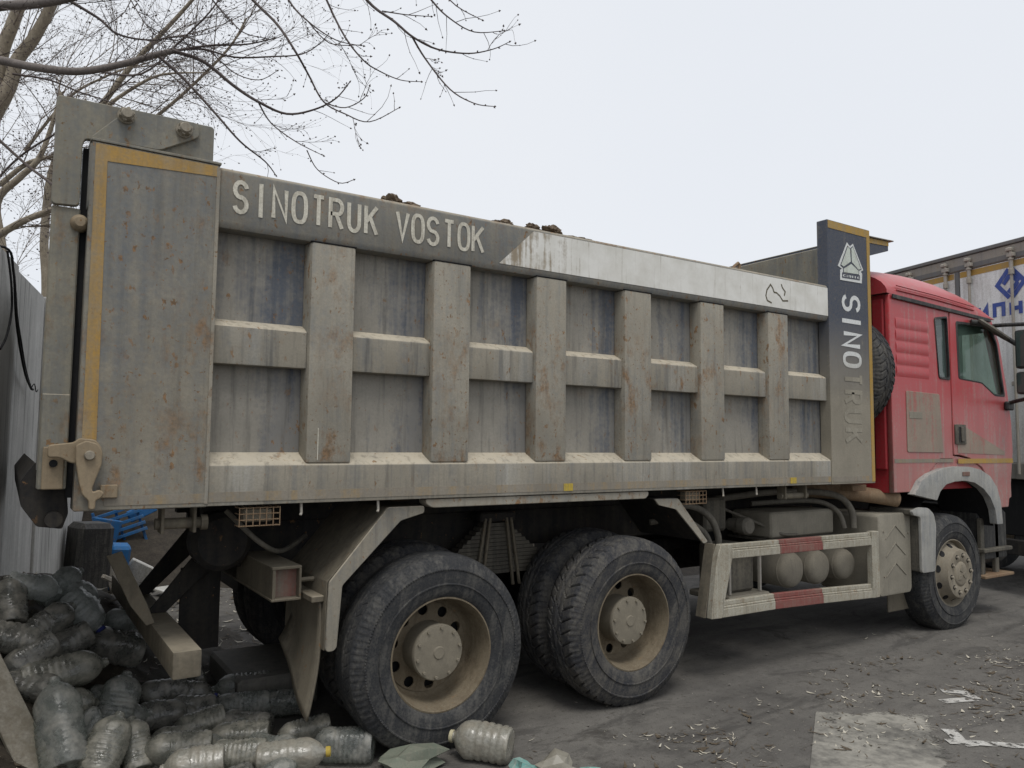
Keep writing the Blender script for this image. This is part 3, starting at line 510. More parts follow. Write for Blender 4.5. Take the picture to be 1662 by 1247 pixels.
# ---- chassis
for y in (.83, 1.60):
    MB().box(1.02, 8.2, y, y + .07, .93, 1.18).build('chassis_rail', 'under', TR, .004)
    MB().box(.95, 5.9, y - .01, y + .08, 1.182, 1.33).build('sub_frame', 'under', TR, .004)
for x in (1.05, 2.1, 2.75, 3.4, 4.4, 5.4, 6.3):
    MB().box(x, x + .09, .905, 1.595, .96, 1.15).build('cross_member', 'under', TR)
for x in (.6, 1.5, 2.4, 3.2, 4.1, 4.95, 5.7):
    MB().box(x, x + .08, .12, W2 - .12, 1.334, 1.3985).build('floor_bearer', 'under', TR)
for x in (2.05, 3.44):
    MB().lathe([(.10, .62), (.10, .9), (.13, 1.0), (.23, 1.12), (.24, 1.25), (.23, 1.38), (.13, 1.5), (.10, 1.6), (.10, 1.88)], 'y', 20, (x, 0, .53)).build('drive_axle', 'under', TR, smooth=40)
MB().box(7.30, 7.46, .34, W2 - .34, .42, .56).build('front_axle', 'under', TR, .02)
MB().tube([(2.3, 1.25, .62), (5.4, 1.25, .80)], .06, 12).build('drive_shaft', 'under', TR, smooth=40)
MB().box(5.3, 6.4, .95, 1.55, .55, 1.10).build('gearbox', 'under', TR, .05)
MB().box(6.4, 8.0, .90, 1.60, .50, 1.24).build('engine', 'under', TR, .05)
# leaf springs of the tandem
for s in (0, 1):
    y0, y1 = (.655, .745) if s == 0 else (1.755, 1.845)
    for k in range(13):
        h = .50 - .033 * k
        MB().prism([(2.80 - h, .80 + .026 * k - .02), (2.80 + h, .80 + .026 * k - .02), (2.80 + h - .01, .80 + .026 * k + .003), (2.80 - h + .01, .80 + .026 * k + .003)], y0, y1).build('leaf_spring', 'plast', TR)
    if s == 0:
        for xo in (-.11, .11):
            for q_ in (-.022, .022):
                MB().tube([(2.80 + xo * .75 + q_ * .8, .640, 1.15), (2.80 + xo * 1.35 + q_ * 1.2, .640, .70)], .012, 6).build('spring_bolt', 'chan', TR)
    MB().box(2.66, 2.94, y0 - .02, y1 + .02, 1.125, 1.19).build('spring_clamp', 'under', TR, .01)
# ---- wheels
def tread_block(u, s):      # s in -1..1 across the tread: slanting shoulder lugs, thin sipes, wavy centre lines
    a = u * 46; b = abs(s); gq = 0
    fr = (a + .9 * b + (.5 if s > 0 else 0)) % 1.0
    if b > .42: gq = max(0, 1 - abs(fr - .5) / (.085 + .05 * (b - .42)))
    elif b < .42:
        f2 = (a * .5 + s * 1.1) % 1.0; gq = .8 * max(0, 1 - abs(f2 - .5) / .05)
    z_ = .42 + .06 * (2 * abs((a % 1.0) - .5) - .5) * 2
    gq = max(gq, .8 * max(0, 1 - abs(b - z_) / .05))
    gq = max(gq, .5 * max(0, 1 - abs(b - .05) / .04))
    return min(1, gq * 1.5)
def tread_worn(u, s):
    a = u * 52; b = abs(s); gq = 0
    fr = (a + .3 * math.sin(s * 4)) % 1.0
    if .50 < b < .86: gq = .55 * max(0, 1 - abs(fr - .5) / .06)
    gq = max(gq, .5 * max(0, 1 - abs(b - .38 - .03 * math.sin(2 * math.pi * a)) / .035))
    return gq
def tyre_mesh(name, fn, Rr=.535, wd=.30, Nu=736, mat='rubber'):
    side = [(.292, .045), (.300, .028), (.318, .014), (.345, .004), (.372, .0), (.375, -.006), (.380, -.006), (.383, .001), (.42, -.002), (.450, .0), (.453, -.007), (.459, -.007), (.463, .001), (.485, .010), (.503, .022), (.516, .033)]
    half = wd / 2; prof = []
    for r, y in side: prof.append((r, y, None))
    nt_ = 33
    for k in range(nt_):
        s = -1 + 2 * k / (nt_ - 1); y = half + s * (half - .040)
        prof.append((Rr - .012 * abs(s) ** 3, y, s))
    for r, y in reversed(side): prof.append((r, wd - y, None))
    v = []; f = []
    for i, (r, y, s) in enumerate(prof):
        for k in range(Nu):
            u = k / Nu; rr = r; yy = y
            if s is not None: rr = r - .016 * fn(u, s)
            elif .4525 < r < .4595: yy = y + (.004 if (y < .1) else -.004) * (1 if (u * 184) % 1 < .5 else 0)
            elif .484 < r < .517:
                d_ = .004 * (1 if (u * 92) % 1 < .5 else 0); rr = r - d_
            t = 2 * math.pi * u
            v.append((rr * math.cos(t), yy, rr * math.sin(t)))
    n = len(prof)
    for i in range(n - 1):
        for k in range(Nu): f.append((i * Nu + k, (i + 1) * Nu + k, (i + 1) * Nu + (k + 1) % Nu, i * Nu + (k + 1) % Nu))
    me = bpy.data.meshes.new(name); me.from_pydata(v, [], f); me.polygons.foreach_set('use_smooth', [True] * len(me.polygons)); me.set_sharp_from_angle(angle=math.radians(38))
    me.materials.append(M[mat]); return me
TY_B = tyre_mesh('tyre', tread_block, mat='rubber_d'); TY_W = tyre_mesh('tyre', tread_worn, mat='rubber')
def mesh_of(o):
    me = o.data; bpy.data.objects.remove(o); return me
_r = MB().lathe([(.309, .052), (.311, .034), (.306, .022), (.298, .020), (.294, .030), (.290, .05), (.284, .07), (.279, .10), (.276, .14), (.270, .20), (.256, .226), (.235, .232)], n=64)
_r.lathe([(.236, .2321), (.236, .27), (.30, .29), (.308, .30)], n=64)
RIM_R = mesh_of(_r.build('wheel', 'rim', smooth=50))
DISC_R = mesh_of(plate('wheel_disc', circ(0, 0, .246, 48), [circ(.206 * math.cos(2 * math.pi * k / 10), .206 * math.sin(2 * math.pi * k / 10), .030, 14) for k in range(10)], .222, .234, 'rim', None, .002))
HUB_R = mesh_of(MB().lathe([(.0, .058), (.030, .058), (.036, .064), (.06, .066), (.115, .066), (.146, .070), (.152, .078), (.152, .092), (.140, .098), (.146, .232)], n=40).build('hub', 'hub', smooth=40))
BOLT_R = mesh_of(MB().hexa((0, 0), .0095, .056, .0695, 6).build('hub_bolt', 'hub', bevel=.0015))
BACK_R = mesh_of(MB().lathe([(.0, .275), (.24, .275)], n=32).build('brake_drum', 'dark'))
_f = MB().lathe([(.309, .052), (.311, .034), (.306, .022), (.298, .020), (.292, .030), (.286, .055), (.282, .075)], n=64)
RIM_F = mesh_of(_f.build('wheel', 'rim_f', smooth=50))
_d = MB()
DISC_F = mesh_of(MB().lathe([(.284, .074), (.262, .060), (.232, .012), (.222, -.030), (.214, -.046), (.20, -.050), (.118, -.050), (.112, -.046), (.108, -.052), (.09, -.060), (.0, -.062)], n=60).build('wheel_disc', 'rim_f', smooth=35))
HOLE_F = mesh_of(MB().lathe([(.0, .0), (.024, .0), (.027, .004), (.029, .012)], 'z', 12).build('hand_hole', 'dark'))
NUTH_F = mesh_of(MB().lathe([(.0, -.0512), (.021, -.0512), (.022, -.049)], n=14).build('nut_recess', 'dark'))
NUT_F = mesh_of(MB().hexa((0, 0), .0135, -.072, -.0515, 6).build('wheel_nut', 'bolt', bevel=.002))
EMB_F = MB()
for k in range(3):
    t = math.pi / 2 + k * 2 * math.pi / 3
    p = lambda r, d: (r * math.cos(t + d), r * math.sin(t + d))
    EMB_F.prism([p(.012, 0), p(.05, .9), p(.085, .05), p(.05, -.35)], -.067, -.0605)
EMB_F = mesh_of(EMB_F.build('hub_emblem', 'hub', bevel=.002))
def part_at(name, me, parent, loc=(0, 0, 0), rot=(0, 0, 0)):
    o = bpy.data.objects.new(name, me); COL.objects.link(o); o.parent = parent; o.location = loc; o.rotation_euler = rot; return o
def wheel(loc, kind, tyre, flip=False, spin=0., detail=True):
    o = bpy.data.objects.new('wheel', RIM_F if kind == 'F' else RIM_R); COL.objects.link(o)
    o.parent = TR; o.matrix_parent_inverse = WORLD[TR.name].inverted(); o.location = loc
    o.rotation_euler = (0, 0, math.pi if flip else 0)
    part_at('tyre', tyre, o, rot=(0, spin, 0))
    if not detail: 
        part_at('brake_drum', BACK_R, o); return o
    if kind == 'F':
        part_at('wheel_disc', DISC_F, o)
        for k in range(10):
            t = spin + 2 * math.pi * k / 10
            part_at('nut_recess', NUTH_F, o, (.167 * math.cos(t), 0, .167 * math.sin(t)))
            part_at('wheel_nut', NUT_F, o, (.167 * math.cos(t), 0, .167 * math.sin(t)))
            t += math.pi / 10
            h = part_at('hand_hole', HOLE_F, o, (.246 * math.cos(t), .029, .246 * math.sin(t)))
            nrm = Vector((math.cos(t) * .80, -.58, math.sin(t) * .80)); h.rotation_euler = (-nrm).to_track_quat('Z', 'Y').to_euler(); h.scale = (.9, 1.25, 1)
        part_at('hub_emblem', EMB_F, o)
    else:
        part_at('wheel_disc', DISC_R, o, rot=(0, spin, 0)); part_at('hub', HUB_R, o); part_at('brake_drum', BACK_R, o)
        for k in range(10):
            t = spin + 2 * math.pi * k / 10
            part_at('hub_bolt', BOLT_R, o, (.131 * math.cos(t), 0, .131 * math.sin(t)))
    return o
ZW = .528
wheel((2.038, -.036, .508), 'R', TY_W, spin=.2); wheel((2.05, .335, ZW), 'R', TY_B, detail=False)
wheel((3.43, -.032, .516), 'R', TY_B, spin=.5); wheel((3.445, .335, ZW), 'R', TY_B, detail=False)
wheel((7.36, -.02, .500), 'F', TY_W, spin=.1)
for x in (2.05, 3.445):
    wheel((x, W2 - .005, ZW), 'R', TY_B, True, detail=False); wheel((x, W2 - .335, ZW), 'R', TY_B, True, detail=False)
wheel((7.38, W2, ZW), 'F', TY_W, True, detail=False)
sw = wheel((6.15, .56, 2.30), 'R', TY_B, detail=False); sw.name = 'spare_wheel'; sw.rotation_euler = (0, 0, -math.pi / 2); sw.location = (6.148, .455, 2.31); sw.scale = (1, .92, 1)
MB().box(6.18, 6.40, .45, .67, 1.40, 1.76).build('spare_carrier', 'under', TR, .01)
# ---- mudguards, flaps, cross beam, underrun bar at the rear
def sheet(name, prof, y0, y1, th, mat, parent=TR, bev=.002):
    n = len(prof); P = [Vector(p) for p in prof]; o2 = []
    for i in range(n):
        d = (P[min(i + 1, n - 1)] - P[max(i - 1, 0)]).normalized(); o2.append(P[i] + Vector((-d.y, d.x)) * th)
    return MB().prism([tuple(p) for p in P] + [tuple(p) for p in reversed(o2)], y0, y1).build(name, mat, parent, bev)
MG = sheet('mudguard', [(1.40, .60), (1.408, .94), (1.725, 1.300), (1.94, 1.300)], .055, .70, .006, 'under_l')
MB().prism(rnd([(1.396, .61), (1.408, .94), (1.725, 1.306), (1.94, 1.306), (1.94, 1.268), (1.800, 1.232), (1.480, .918), (1.458, .61), (1.44, .595), (1.41, .595)], .012), .040, .054).build('mudguard_flange', 'ledge', MG, .003)
MG2 = sheet('mudguard', [(3.663, 1.284), (3.86, 1.284), (4.14, .975)], .060, .70, .006, 'under')
MB().prism(rnd([(3.663, 1.288), (3.882, 1.285), (4.172, .975), (4.13, .962), (3.862, 1.212), (3.70, 1.246)], .012), .045, .059).build('mudguard_flange', 'rib', MG2, .003)
mirY(MB().prism([(1.40, .60), (1.408, .94), (1.725, 1.30), (1.94, 1.30), (1.94, 1.29), (1.73, 1.29), (1.415, .93), (1.41, .6)], .055, .70)).build('mudguard', 'under', TR)
mirY(MB().prism([(3.66, 1.284), (3.86, 1.284), (4.14, .975), (4.13, .965), (3.85, 1.27), (3.66, 1.27)], .055, .70)).build('mudguard', 'under', TR)
# rubber mud flap, curled
v = []; f = []
nz, ny = 14, 8
for i in range(nz + 1):
    t = i / nz
    for j in range(ny + 1):
        s = j / ny
        zb = .25 + .30 * s ** 1.1
        z = .845 + (zb - .845) * t
        x = 1.392 - .055 * t * t + .02 * math.sin(t * 3.0) * (s + .3) + .008 * math.sin(s * 7 + t * 3)
        v.append((x, .10 + .50 * s, z))
for i in range(nz):
    for j in range(ny):
        a = i * (ny + 1) + j; f.append((a, a + 1, a + ny + 2, a + ny + 1))
o = MB().add(v, f).build('mud_flap', 'under_l', TR, smooth=60)
md = o.modifiers.new('thick', 'SOLIDIFY'); md.thickness = .012
MB().box(1.335, 1.400, .08, .70, .838, .870).build('flap_bar', 'chan', TR, .004)
MB().box(1.17, 1.186, .20, .92, .85, .998).build('cross_beam', 'chan', TR)
cb = MB().box(1.165, 1.318, .195, 1.9, .998, 1.012); cb.box(1.165, 1.318, .195, 1.9, .838, .850); cb.box(1.306, 1.318, .195, 1.9, .8505, .9975)
cb.build('cross_beam', 'chan', TR, .002)
MB().box(1.187, 1.3055, .245, .26, .851, .997).build('beam_end_plate', 'dkred', TR)
MB().tube([(1.32, .25, .93), (1.40, .25, .93)], .012, 8).build('beam_bolt', 'chan', TR)
MB().box(.685, .812, .05, 2.45, .565, .690).build('underrun_bar', 'chan', TR, .012, seg=2)
for y in (.95, 1.55):
    MB().prism([(.70, .69), (.80, .69), (1.12, 1.0), (1.02, 1.10)], y, y + .02).build('underrun_bracket', 'under', TR, .003)
MB().prism([(.46, 1.06), (.53, 1.08), (.66, .80), (.70, .70), (.66, .69), (.58, .80)], .66, .675).build('underrun_bracket', 'chan', TR, .003)
MB().box(.88, 1.10, 1.0, 1.02, .45, .92).build('tow_plate', 'under', TR, .003)
MB().lathe([(0, 0), (.13, .01), (.16, .04), (.16, .16), (.13, .2), (0, .2)], 'y', 24, (1.02, .62, 1.10)).build('brake_chamber', 'under', TR, smooth=40)
# tipping hinge bracket under the rear
for x in (.62, .76): MB().box(x, x + .014, .10, .20, 1.22, 1.345).build('roller_bracket', 'chan', TR, .002)
MB().tube([(.60, .15, 1.262), (.80, .15, 1.262)], .026, 16).build('roller', 'under_l', TR, smooth=40)
MB().tube([(.80, .15, 1.262), (.83, .15, 1.262)], .036, 16).build('roller_cap', 'chan', TR, smooth=40)
for x in (5.05, 5.30): MB().box(x, x + .014, .06, .14, 1.24, 1.345).build('roller_bracket', 'chan', TR, .002)
MB().tube([(5.03, .10, 1.262), (5.36, .10, 1.262)], .024, 14).build('roller', 'under_l', TR, smooth=40)
# ---- side guard frame
def bar(p0, p1, hgt, y0, y1, mat, parent, name='guard_rail'):
    (x0, z0), (x1, z1) = p0, p1
    m = MB()
    for a, b, ya in ((0, .30, y0 + .012), (.30, .45, y0 + .004), (.45, 1.0, y0)):
        m.prism([(x0, z0 + hgt * (1 - b)), (x1, z1 + hgt * (1 - b)), (x1, z1 + hgt * (1 - a) - .0005), (x0, z0 + hgt * (1 - a) - .0005)], ya, y1)
    return m.build(name, mat, parent, .004)
SG = empty('side_guard', (5.2, .05, .4)); SG.parent = TR; SG.matrix_parent_inverse = WORLD[TR.name].inverted()
seg_t = [(4.372, .846), (4.905, .842), (5.425, .838), (6.083, .832)]; seg_b = [(4.26, .445), (4.84, .442), (5.42, .425), (6.083, .400)]
for S_, h in ((seg_t, .104), (seg_b, .112)):
    for k, mt in enumerate(('guard', 'guard_r', 'guard')):
        a, b = S_[k], S_[k + 1]; e = .0012
        bar((a[0] + e, a[1]), (b[0] - e, b[1]), h, .0, .05, mt, SG)
MB().prism([(4.253, .952), (4.371, .952), (4.371, .846), (4.258, .443), (4.150, .447), (4.215, .86)], -.002, .05).build('guard_post', 'guard', SG, .005)
MB().prism([(4.150, .447), (4.253, .952), (4.240, .952), (4.140, .447)], .0505, .14).build('guard_return', 'under_l', SG, .002)
MB().box(6.0845, 6.186, -.002, .05, .398, .944).build('guard_post', 'guard', SG, .005)
for x, w_ in ((4.52, .02), (4.86, .02)): MB().box(x, x + w_, .16, .18, .55, .88).build('pump_strap', 'rod', TR)
MB().box(4.55, 4.85, .20, .50, .55, .90).build('pump_body', 'plast', TR, .02)
MB().box(4.47, 4.93, .12, .52, .50, .545).build('pump_base', 'tank', TR, .01)
MB().box(4.55, 4.80, .42, .60, .98, 1.24).build('valve_block', 'plast', TR, .02)
MB().lathe([(0, 0), (.055, 0), (.07, .02), (.07, .08), (.05, .10), (.05, .2)], 'y', 18, (4.90, .28, 1.02)).build('filter_cap', 'hose', TR, smooth=35)
for i, (x, z, r) in enumerate(((5.29, .665, .142), (5.635, .66, .138), (5.995, .655, .130))):
    T_ = MB().lathe([(0, .0), (r * .35, .003), (r * .65, .012), (r * .88, .030), (r * .97, .05), (r, .075), (r, .60), (r * .9, .64), (0, .66)], 'y', 40, (x, .15, z)).build('air_tank', 'tank', TR, smooth=40)
    MB().lathe([(r + .0005, .076), (r + .004, .078), (r + .004, .084), (r + .0005, .086)], 'y', 40, (x, .15, z)).build('weld_ring', 'tank', T_, smooth=40)
MB().box(4.95, 6.10, .80, .82, .45, 1.10).build('splash_plate', 'dark', TR)
MB().box(5.18, 6.02, .30, .72, .90, 1.115).build('battery_box', 'box', TR, .04, seg=3)
MB().prism(rnd([(4.35, .42), (6.2, .42), (6.2, 1.08), (4.35, 1.08)], .08), 1.80, 2.44).build('added_dark_tank', 'under', TR, .01)  # dark tank added on the far side so the gap underneath stays black
MB().box(5.16, 6.04, .28, .74, .88, .90).build('battery_lid', 'plast', TR, .005)
def hose(pts, r, name='air_hose'):
    P = [Vector(p) for p in pts]; o = []
    for i in range(len(P) - 1):
        p0 = P[max(i - 1, 0)]; p1 = P[i]; p2 = P[i + 1]; p3 = P[min(i + 2, len(P) - 1)]
        for k in range(6):
            t = k / 6; o.append(.5 * ((2 * p1) + (-p0 + p2) * t + (2 * p0 - 5 * p1 + 4 * p2 - p3) * t * t + (-p0 + 3 * p1 - 3 * p2 + p3) * t ** 3))
    o.append(P[-1]); return MB().tube(o, r, 10).build(name, 'hose', TR, smooth=60)
hose([(4.05, .40, 1.17), (4.28, .33, 1.20), (4.44, .28, 1.12), (4.50, .25, .98), (4.50, .25, .88)], .026)
hose([(4.00, .45, 1.08), (4.22, .36, 1.10), (4.38, .30, 1.02), (4.43, .27, .93), (4.43, .27, .86)], .022)
hose([(4.7, .6, 1.20), (5.5, .5, 1.26), (5.98, .30, 1.24), (6.13, .22, 1.12), (6.14, .2, .95)], .028)
hose([(5.3, .6, 1.16), (5.85, .4, 1.18), (6.02, .28, 1.10), (6.07, .24, .95)], .022)
hose([(4.9, .6, 1.15), (5.15, .4, 1.02), (5.3, .3, .94), (5.45, .25, .93)], .012)
hose([(1.0, .5, 1.28), (1.15, .4, 1.12), (1.3, .5, 1.05), (1.5, .7, 1.1)], .014)
# exhaust
EP = MB().tube(curve0([(5.75, .55, 1.275), (6.10, .34, 1.255), (6.38, .20, 1.225), (6.60, .075, 1.188)]), .066, 24, cap=False).build('exhaust_pipe', 'exh', TR, smooth=50)
md = EP.modifiers.new('wall', 'SOLIDIFY'); md.thickness = .006
MB().box(6.02, 6.22, .12, .24, 1.275, 1.325).build('exhaust_clamp', 'exh', TR, .005)
# grey box with pressed chevrons ahead of the side guard
BX = MB().prism(rnd([(6.235, .385), (6.70, .385), (6.725, .42), (6.725, 1.05), (6.70, 1.075), (6.225, 1.075)], .04), .03, .60).build('urea_tank', 'box', TR, .015, seg=2)
for z in (.98, .83, .66):
    for s in (-1, 1):
        MB().prism([(6.48, z), (6.48, z - .012), (6.48 + s * .15, z - .122), (6.48 + s * .15, z - .110)], .024, .0305).build('pressed_chevron', 'box', BX, .002)
for x, z in ((6.30, .93), (6.68, .90), (6.30, .55)): MB().lathe([(0, .022), (.008, .022), (.008, .03)], 'y', 8, (x, 0, z)).build('rivet', 'bolt', BX)
# ---- cab
CAB = MB().box(6.47, 8.30, .06, W2 - .06, 1.26, 1.40)
CAB.prism([(6.44, 1.25), (6.44, 3.0), (6.47, 3.0), (6.47, 1.25)], .05, W2 - .05)
CAB = CAB.build('cab', 'red_in', TR, .004)
def both(fn):
    fn(False); fn(True)
def cabplate(name, outer, holes, y0, y1, mat, bev=.006):
    plate(name, outer, holes, y0, y1, mat, CAB, bev); plate(name, outer, holes, W2 - y1, W2 - y0, mat, CAB, bev)
QW = rnd([(7.165, 2.850), (7.385, 2.882), (7.408, 2.285), (7.215, 2.292)], .03)
DW = rnd([(7.545, 2.850), (8.19, 2.868), (8.33, 2.70), (8.455, 2.170), (8.250, 2.172), (8.00, 2.285), (7.565, 2.305)], .035)
cabplate('side_panel', [(6.432, 1.255), (6.432, 2.985), (6.445, 3.0), (7.425, 2.965), (7.425, 1.545), (7.20, 1.545), (6.98, 1.41), (6.72, 1.255)], [QW], .0, .045, 'red')
cabplate('door', rnd([(7.436, 1.58), (7.436, 2.964), (8.235, 2.935), (8.38, 2.72), (8.52, 2.20), (8.575, 1.90), (8.585, 1.62), (8.52, 1.30), (8.45, 1.06), (8.20, 1.06), (8.12, 1.28), (7.95, 1.46), (7.72, 1.55), (7.55, 1.58)], .015), [DW], -.006, .040, 'red')
plate('wheel_arch_panel', [(6.99, 1.405), (7.20, 1.540), (7.425, 1.540), (7.44, 1.575), (7.72, 1.545), (7.95, 1.455), (8.11, 1.28), (8.19, 1.06), (8.10, 1.06), (7.9, 1.36), (7.5, 1.42), (7.1, 1.38), (6.75, 1.255)], [], .006, .040, 'red', CAB, .004)
for a, b in ((QW, 'glass_d'), (DW, 'glass')):
    nm = 'quarter_window' if a is QW else 'door_window'
    c = Vector((sum(p[0] for p in a) / len(a), sum(p[1] for p in a) / len(a)))
    ins = [tuple(c + (Vector(p) - c) * .955) for p in a]; out_ = [tuple(c + (Vector(p) - c) * 1.02) for p in a]
    plate(nm, out_, [], .018, .023, b, CAB, .001)
    plate('window_seal', out_, [ins], -.009, .016, 'black', CAB, .002)
    plate(nm, out_, [], W2 - .023, W2 - .018, b, CAB, .001)
# pressed ribs on the sleeper side
for k in range(5):
    z = 2.80 - k * .108
    MB().prism([(-.006 * math.sin(math.pi * q_ / 10), z - .100 + .098 * q_ / 10) for q_ in range(11)] + [(.002, z - .002), (.002, z - .100)], 6.52, 7.06 - .004 * k, 'x').build('pressed_rib', 'red', CAB, smooth=40)
MB().prism(rnd([(6.652, 1.606), (6.655, 2.150), (7.208, 2.142), (7.250, 1.602)], .02), -.007, .0).build('locker_door', 'red_dust', CAB, .003)
MB().box(6.69, 6.90, -.010, -.0075, 1.905, 1.965).build('badge_strip', 'box', CAB, .002)
MB().box(6.45, 7.424, -.003, -.0005, 1.512, 1.545).build('side_stripe', 'ochre_faded', CAB)
MB().box(7.50, 8.57, -.0098, -.0065, 1.500, 1.545).build('side_stripe', 'ochre_new', CAB)
MB().prism([(7.50, 1.60), (7.50, 1.84), (7.64, 1.85), (8.40, 1.615), (8.40, 1.58)], -.0095, -.0065).build('dust_panel', 'red_dust', CAB)
HD = MB().box(7.447, 7.640, -.022, -.0065, 1.680, 1.868).build('door_handle', 'plast', CAB, .012, seg=2)
MB().box(7.50, 7.60, -.026, -.0225, 1.70, 1.845).build('handle_recess', 'black', HD, .001)
MB().box(7.525, 7.572, -.040, -.027, 1.705, 1.845).build('handle_grip', 'plast', HD, .006)
# roof: lofted shell
xs = [6.40, 6.46, 6.6, 6.9, 7.2, 7.5, 7.8, 8.0, 8.15, 8.25, 8.31]
hh = [.22, .27, .30, .325, .335, .33, .30, .255, .19, .10, .015]
zr = [3.01, 3.005, 3.0, 2.992, 2.984, 2.974, 2.962, 2.955, 2.950, 2.946, 2.943]
cs = [(0., -.03), (0., .10), (.015, .24), (.05, .44), (.11, .64), (.19, .80), (.30, .91), (.50, .97), (.85, 1.0), (1.25, 1.0)]
cs = cs + [(W2 - y, t) for y, t in reversed(cs[:-1])]
v = []; f = []
for x, h, z0 in zip(xs, hh, zr):
    for y, t in cs: v.append((x + .10 * math.sin(math.pi * y / W2) * (x - 6.4) / 1.9, y, z0 + h * t))
n = len(cs)
for i in range(len(xs) - 1):
    for j in range(n - 1): f.append((i * n + j, i * n + j + 1, (i + 1) * n + j + 1, (i + 1) * n + j))
f += [tuple(range(n)), tuple(range((len(xs) - 1) * n, len(xs) * n))[::-1]]
MB().add(v, f).build('roof', 'red', CAB, smooth=50)
for z_, y_ in ((.042, -.004), (.082, -.002)):
    MB().tube([(6.55, y_, 3.0 + z_), (7.2, y_, 2.984 + z_), (7.9, y_, 2.958 + z_ * .9)], .006, 6).build('roof_crease', 'red', CAB, smooth=60)
MB().prism([(6.46, 2.957), (6.46, 2.995), (8.20, 2.940), (8.20, 2.905)], -.022, -.0075).build('drip_rail', 'black', CAB, .004)
# sun visor, windscreen, front
MB().prism([(8.30, 2.90), (8.36, 2.95), (8.50, 2.86), (8.48, 2.84)], .10, W2 - .10).build('sun_visor', 'black', CAB, .006)
MB().prism([(8.33, 2.93), (8.60, 2.05), (8.62, 2.05), (8.35, 2.93)], .06, W2 - .06).build('windscreen', 'glass', CAB)
MB().prism([(8.58, 2.045), (8.63, 2.045), (8.66, 1.70), (8.64, 1.10), (8.50, 1.06), (8.50, 2.0)], .10, W2 - .10).build('front_grille', 'black', CAB, .01)
for s in (0, 1):
    y0, y1 = ((.042, .098) if s == 0 else (W2 - .098, W2 - .042))
    MB().prism([(8.24, 2.93), (8.33, 2.93), (8.60, 2.20), (8.63, 1.95), (8.63, 1.15), (8.48, 1.10), (8.575, 1.62), (8.56, 1.9), (8.51, 2.2)], y0, y1).build('corner_panel', 'red', CAB, .008)
for k in range(4): MB().box(8.632, 8.665, .045, .115, 1.52 + .09 * k, 1.58 + .09 * k).build('corner_fin', 'red_in', CAB, .006)
# back wall ribs
for y in (.28, .62, .95, 1.3, 1.65, 2.0): MB().box(6.418, 6.4395, y, y + .16, 1.45, 2.93).build('back_wall_rib', 'red_in', CAB, .012, seg=2)
MB().box(6.4185, 6.4395, .052, .16, 1.45, 2.96).build('back_wall_rib', 'red_in', CAB, .012)
# interior
MB().box(7.45, 7.95, .30, .85, 1.41, 1.95).build('seat', 'dark', CAB, .05)
MB().box(7.35, 7.55, .30, .85, 1.9, 2.62).build('seat', 'dark', CAB, .05)
MB().box(8.1, 8.50, .08, W2 - .08, 1.7, 2.10).build('dashboard', 'dark', CAB, .05)
MB().box(6.48, 7.2, .06, W2 - .06, 2.0, 2.12).build('bunk', 'dark', CAB, .03)
# front wheel arch fender, step and bumper
FD = MB().prism(rnd([(6.655, 1.235), (6.777, 1.357), (6.93, 1.415), (7.15, 1.458), (7.40, 1.475), (7.62, 1.470), (7.82, 1.440), (8.00, 1.375), (8.12, 1.27), (8.19, 1.13), (8.215, .91), (8.10, .91), (8.075, 1.05), (7.99, 1.17), (7.86, 1.26), (7.70, 1.32), (7.516, 1.343), (7.33, 1.337), (7.187, 1.315), (7.08, 1.255), (7.021, 1.176)], .012), -.055, .012).build('wheel_fender', 'fender', CAB, .022, seg=3)
MB().box(7.47, 7.60, -.062, -.0555, 1.385, 1.425).build('marker_lamp', 'dkred', FD, .004)
v = []; f = []
for k in range(13):
    t = math.radians(10 + 160 * k / 12)
    for y in (.0125, .50): v.append((7.46 + .72 * math.cos(t), y, .78 + .60 * math.sin(t)))
for k in range(12): f.append((2 * k, 2 * k + 1, 2 * k + 3, 2 * k + 2))
MB().add(v, f).build('wheel_housing', 'dark', CAB, smooth=60)
v = []; f = []
pr = [(6.60, 1.10), (6.72, 1.125), (6.86, 1.115), (6.95, 1.06), (6.985, .95), (6.965, .75), (6.95, .555)]
for p in pr: v += [(p[0], .045, p[1]), (p[0], .50, p[1])]
for k in range(6): f.append((2 * k, 2 * k + 1, 2 * k + 3, 2 * k + 2))
pi = [(6.735, .555), (6.735, 1.04), (6.62, 1.06)]
RF = MB().prism(rnd(pr + pi, .03), -.060, -.032).build('rear_fender', 'fender', TR, .012, seg=2)
MB().prism([(6.62, 1.06), (6.62, 1.11), (6.83, 1.11), (6.83, .56), (6.74, .56), (6.74, 1.04)], -.0315, .36).build('fender_shell', 'plast', RF, .01)
MB().box(6.60, 6.96, .18, .195, .19, .55).build('mud_flap', 'under_l', TR, .004)
MB().box(8.12, 8.66, .10, W2 - .10, .50, 1.04).build('bumper', 'black', TR, .05)
MB().box(8.05, 8.62, .045, .32, .62, .66).build('cab_step', 'plast', TR, .008)
MB().box(8.02, 8.60, .03, .30, .375, .405).build('cab_step', 'exh', TR, .006)
for x in (8.10, 8.38): MB().box(x, x + .07, .10, .14, .40, .95).build('step_bracket', 'plast', TR, .006)
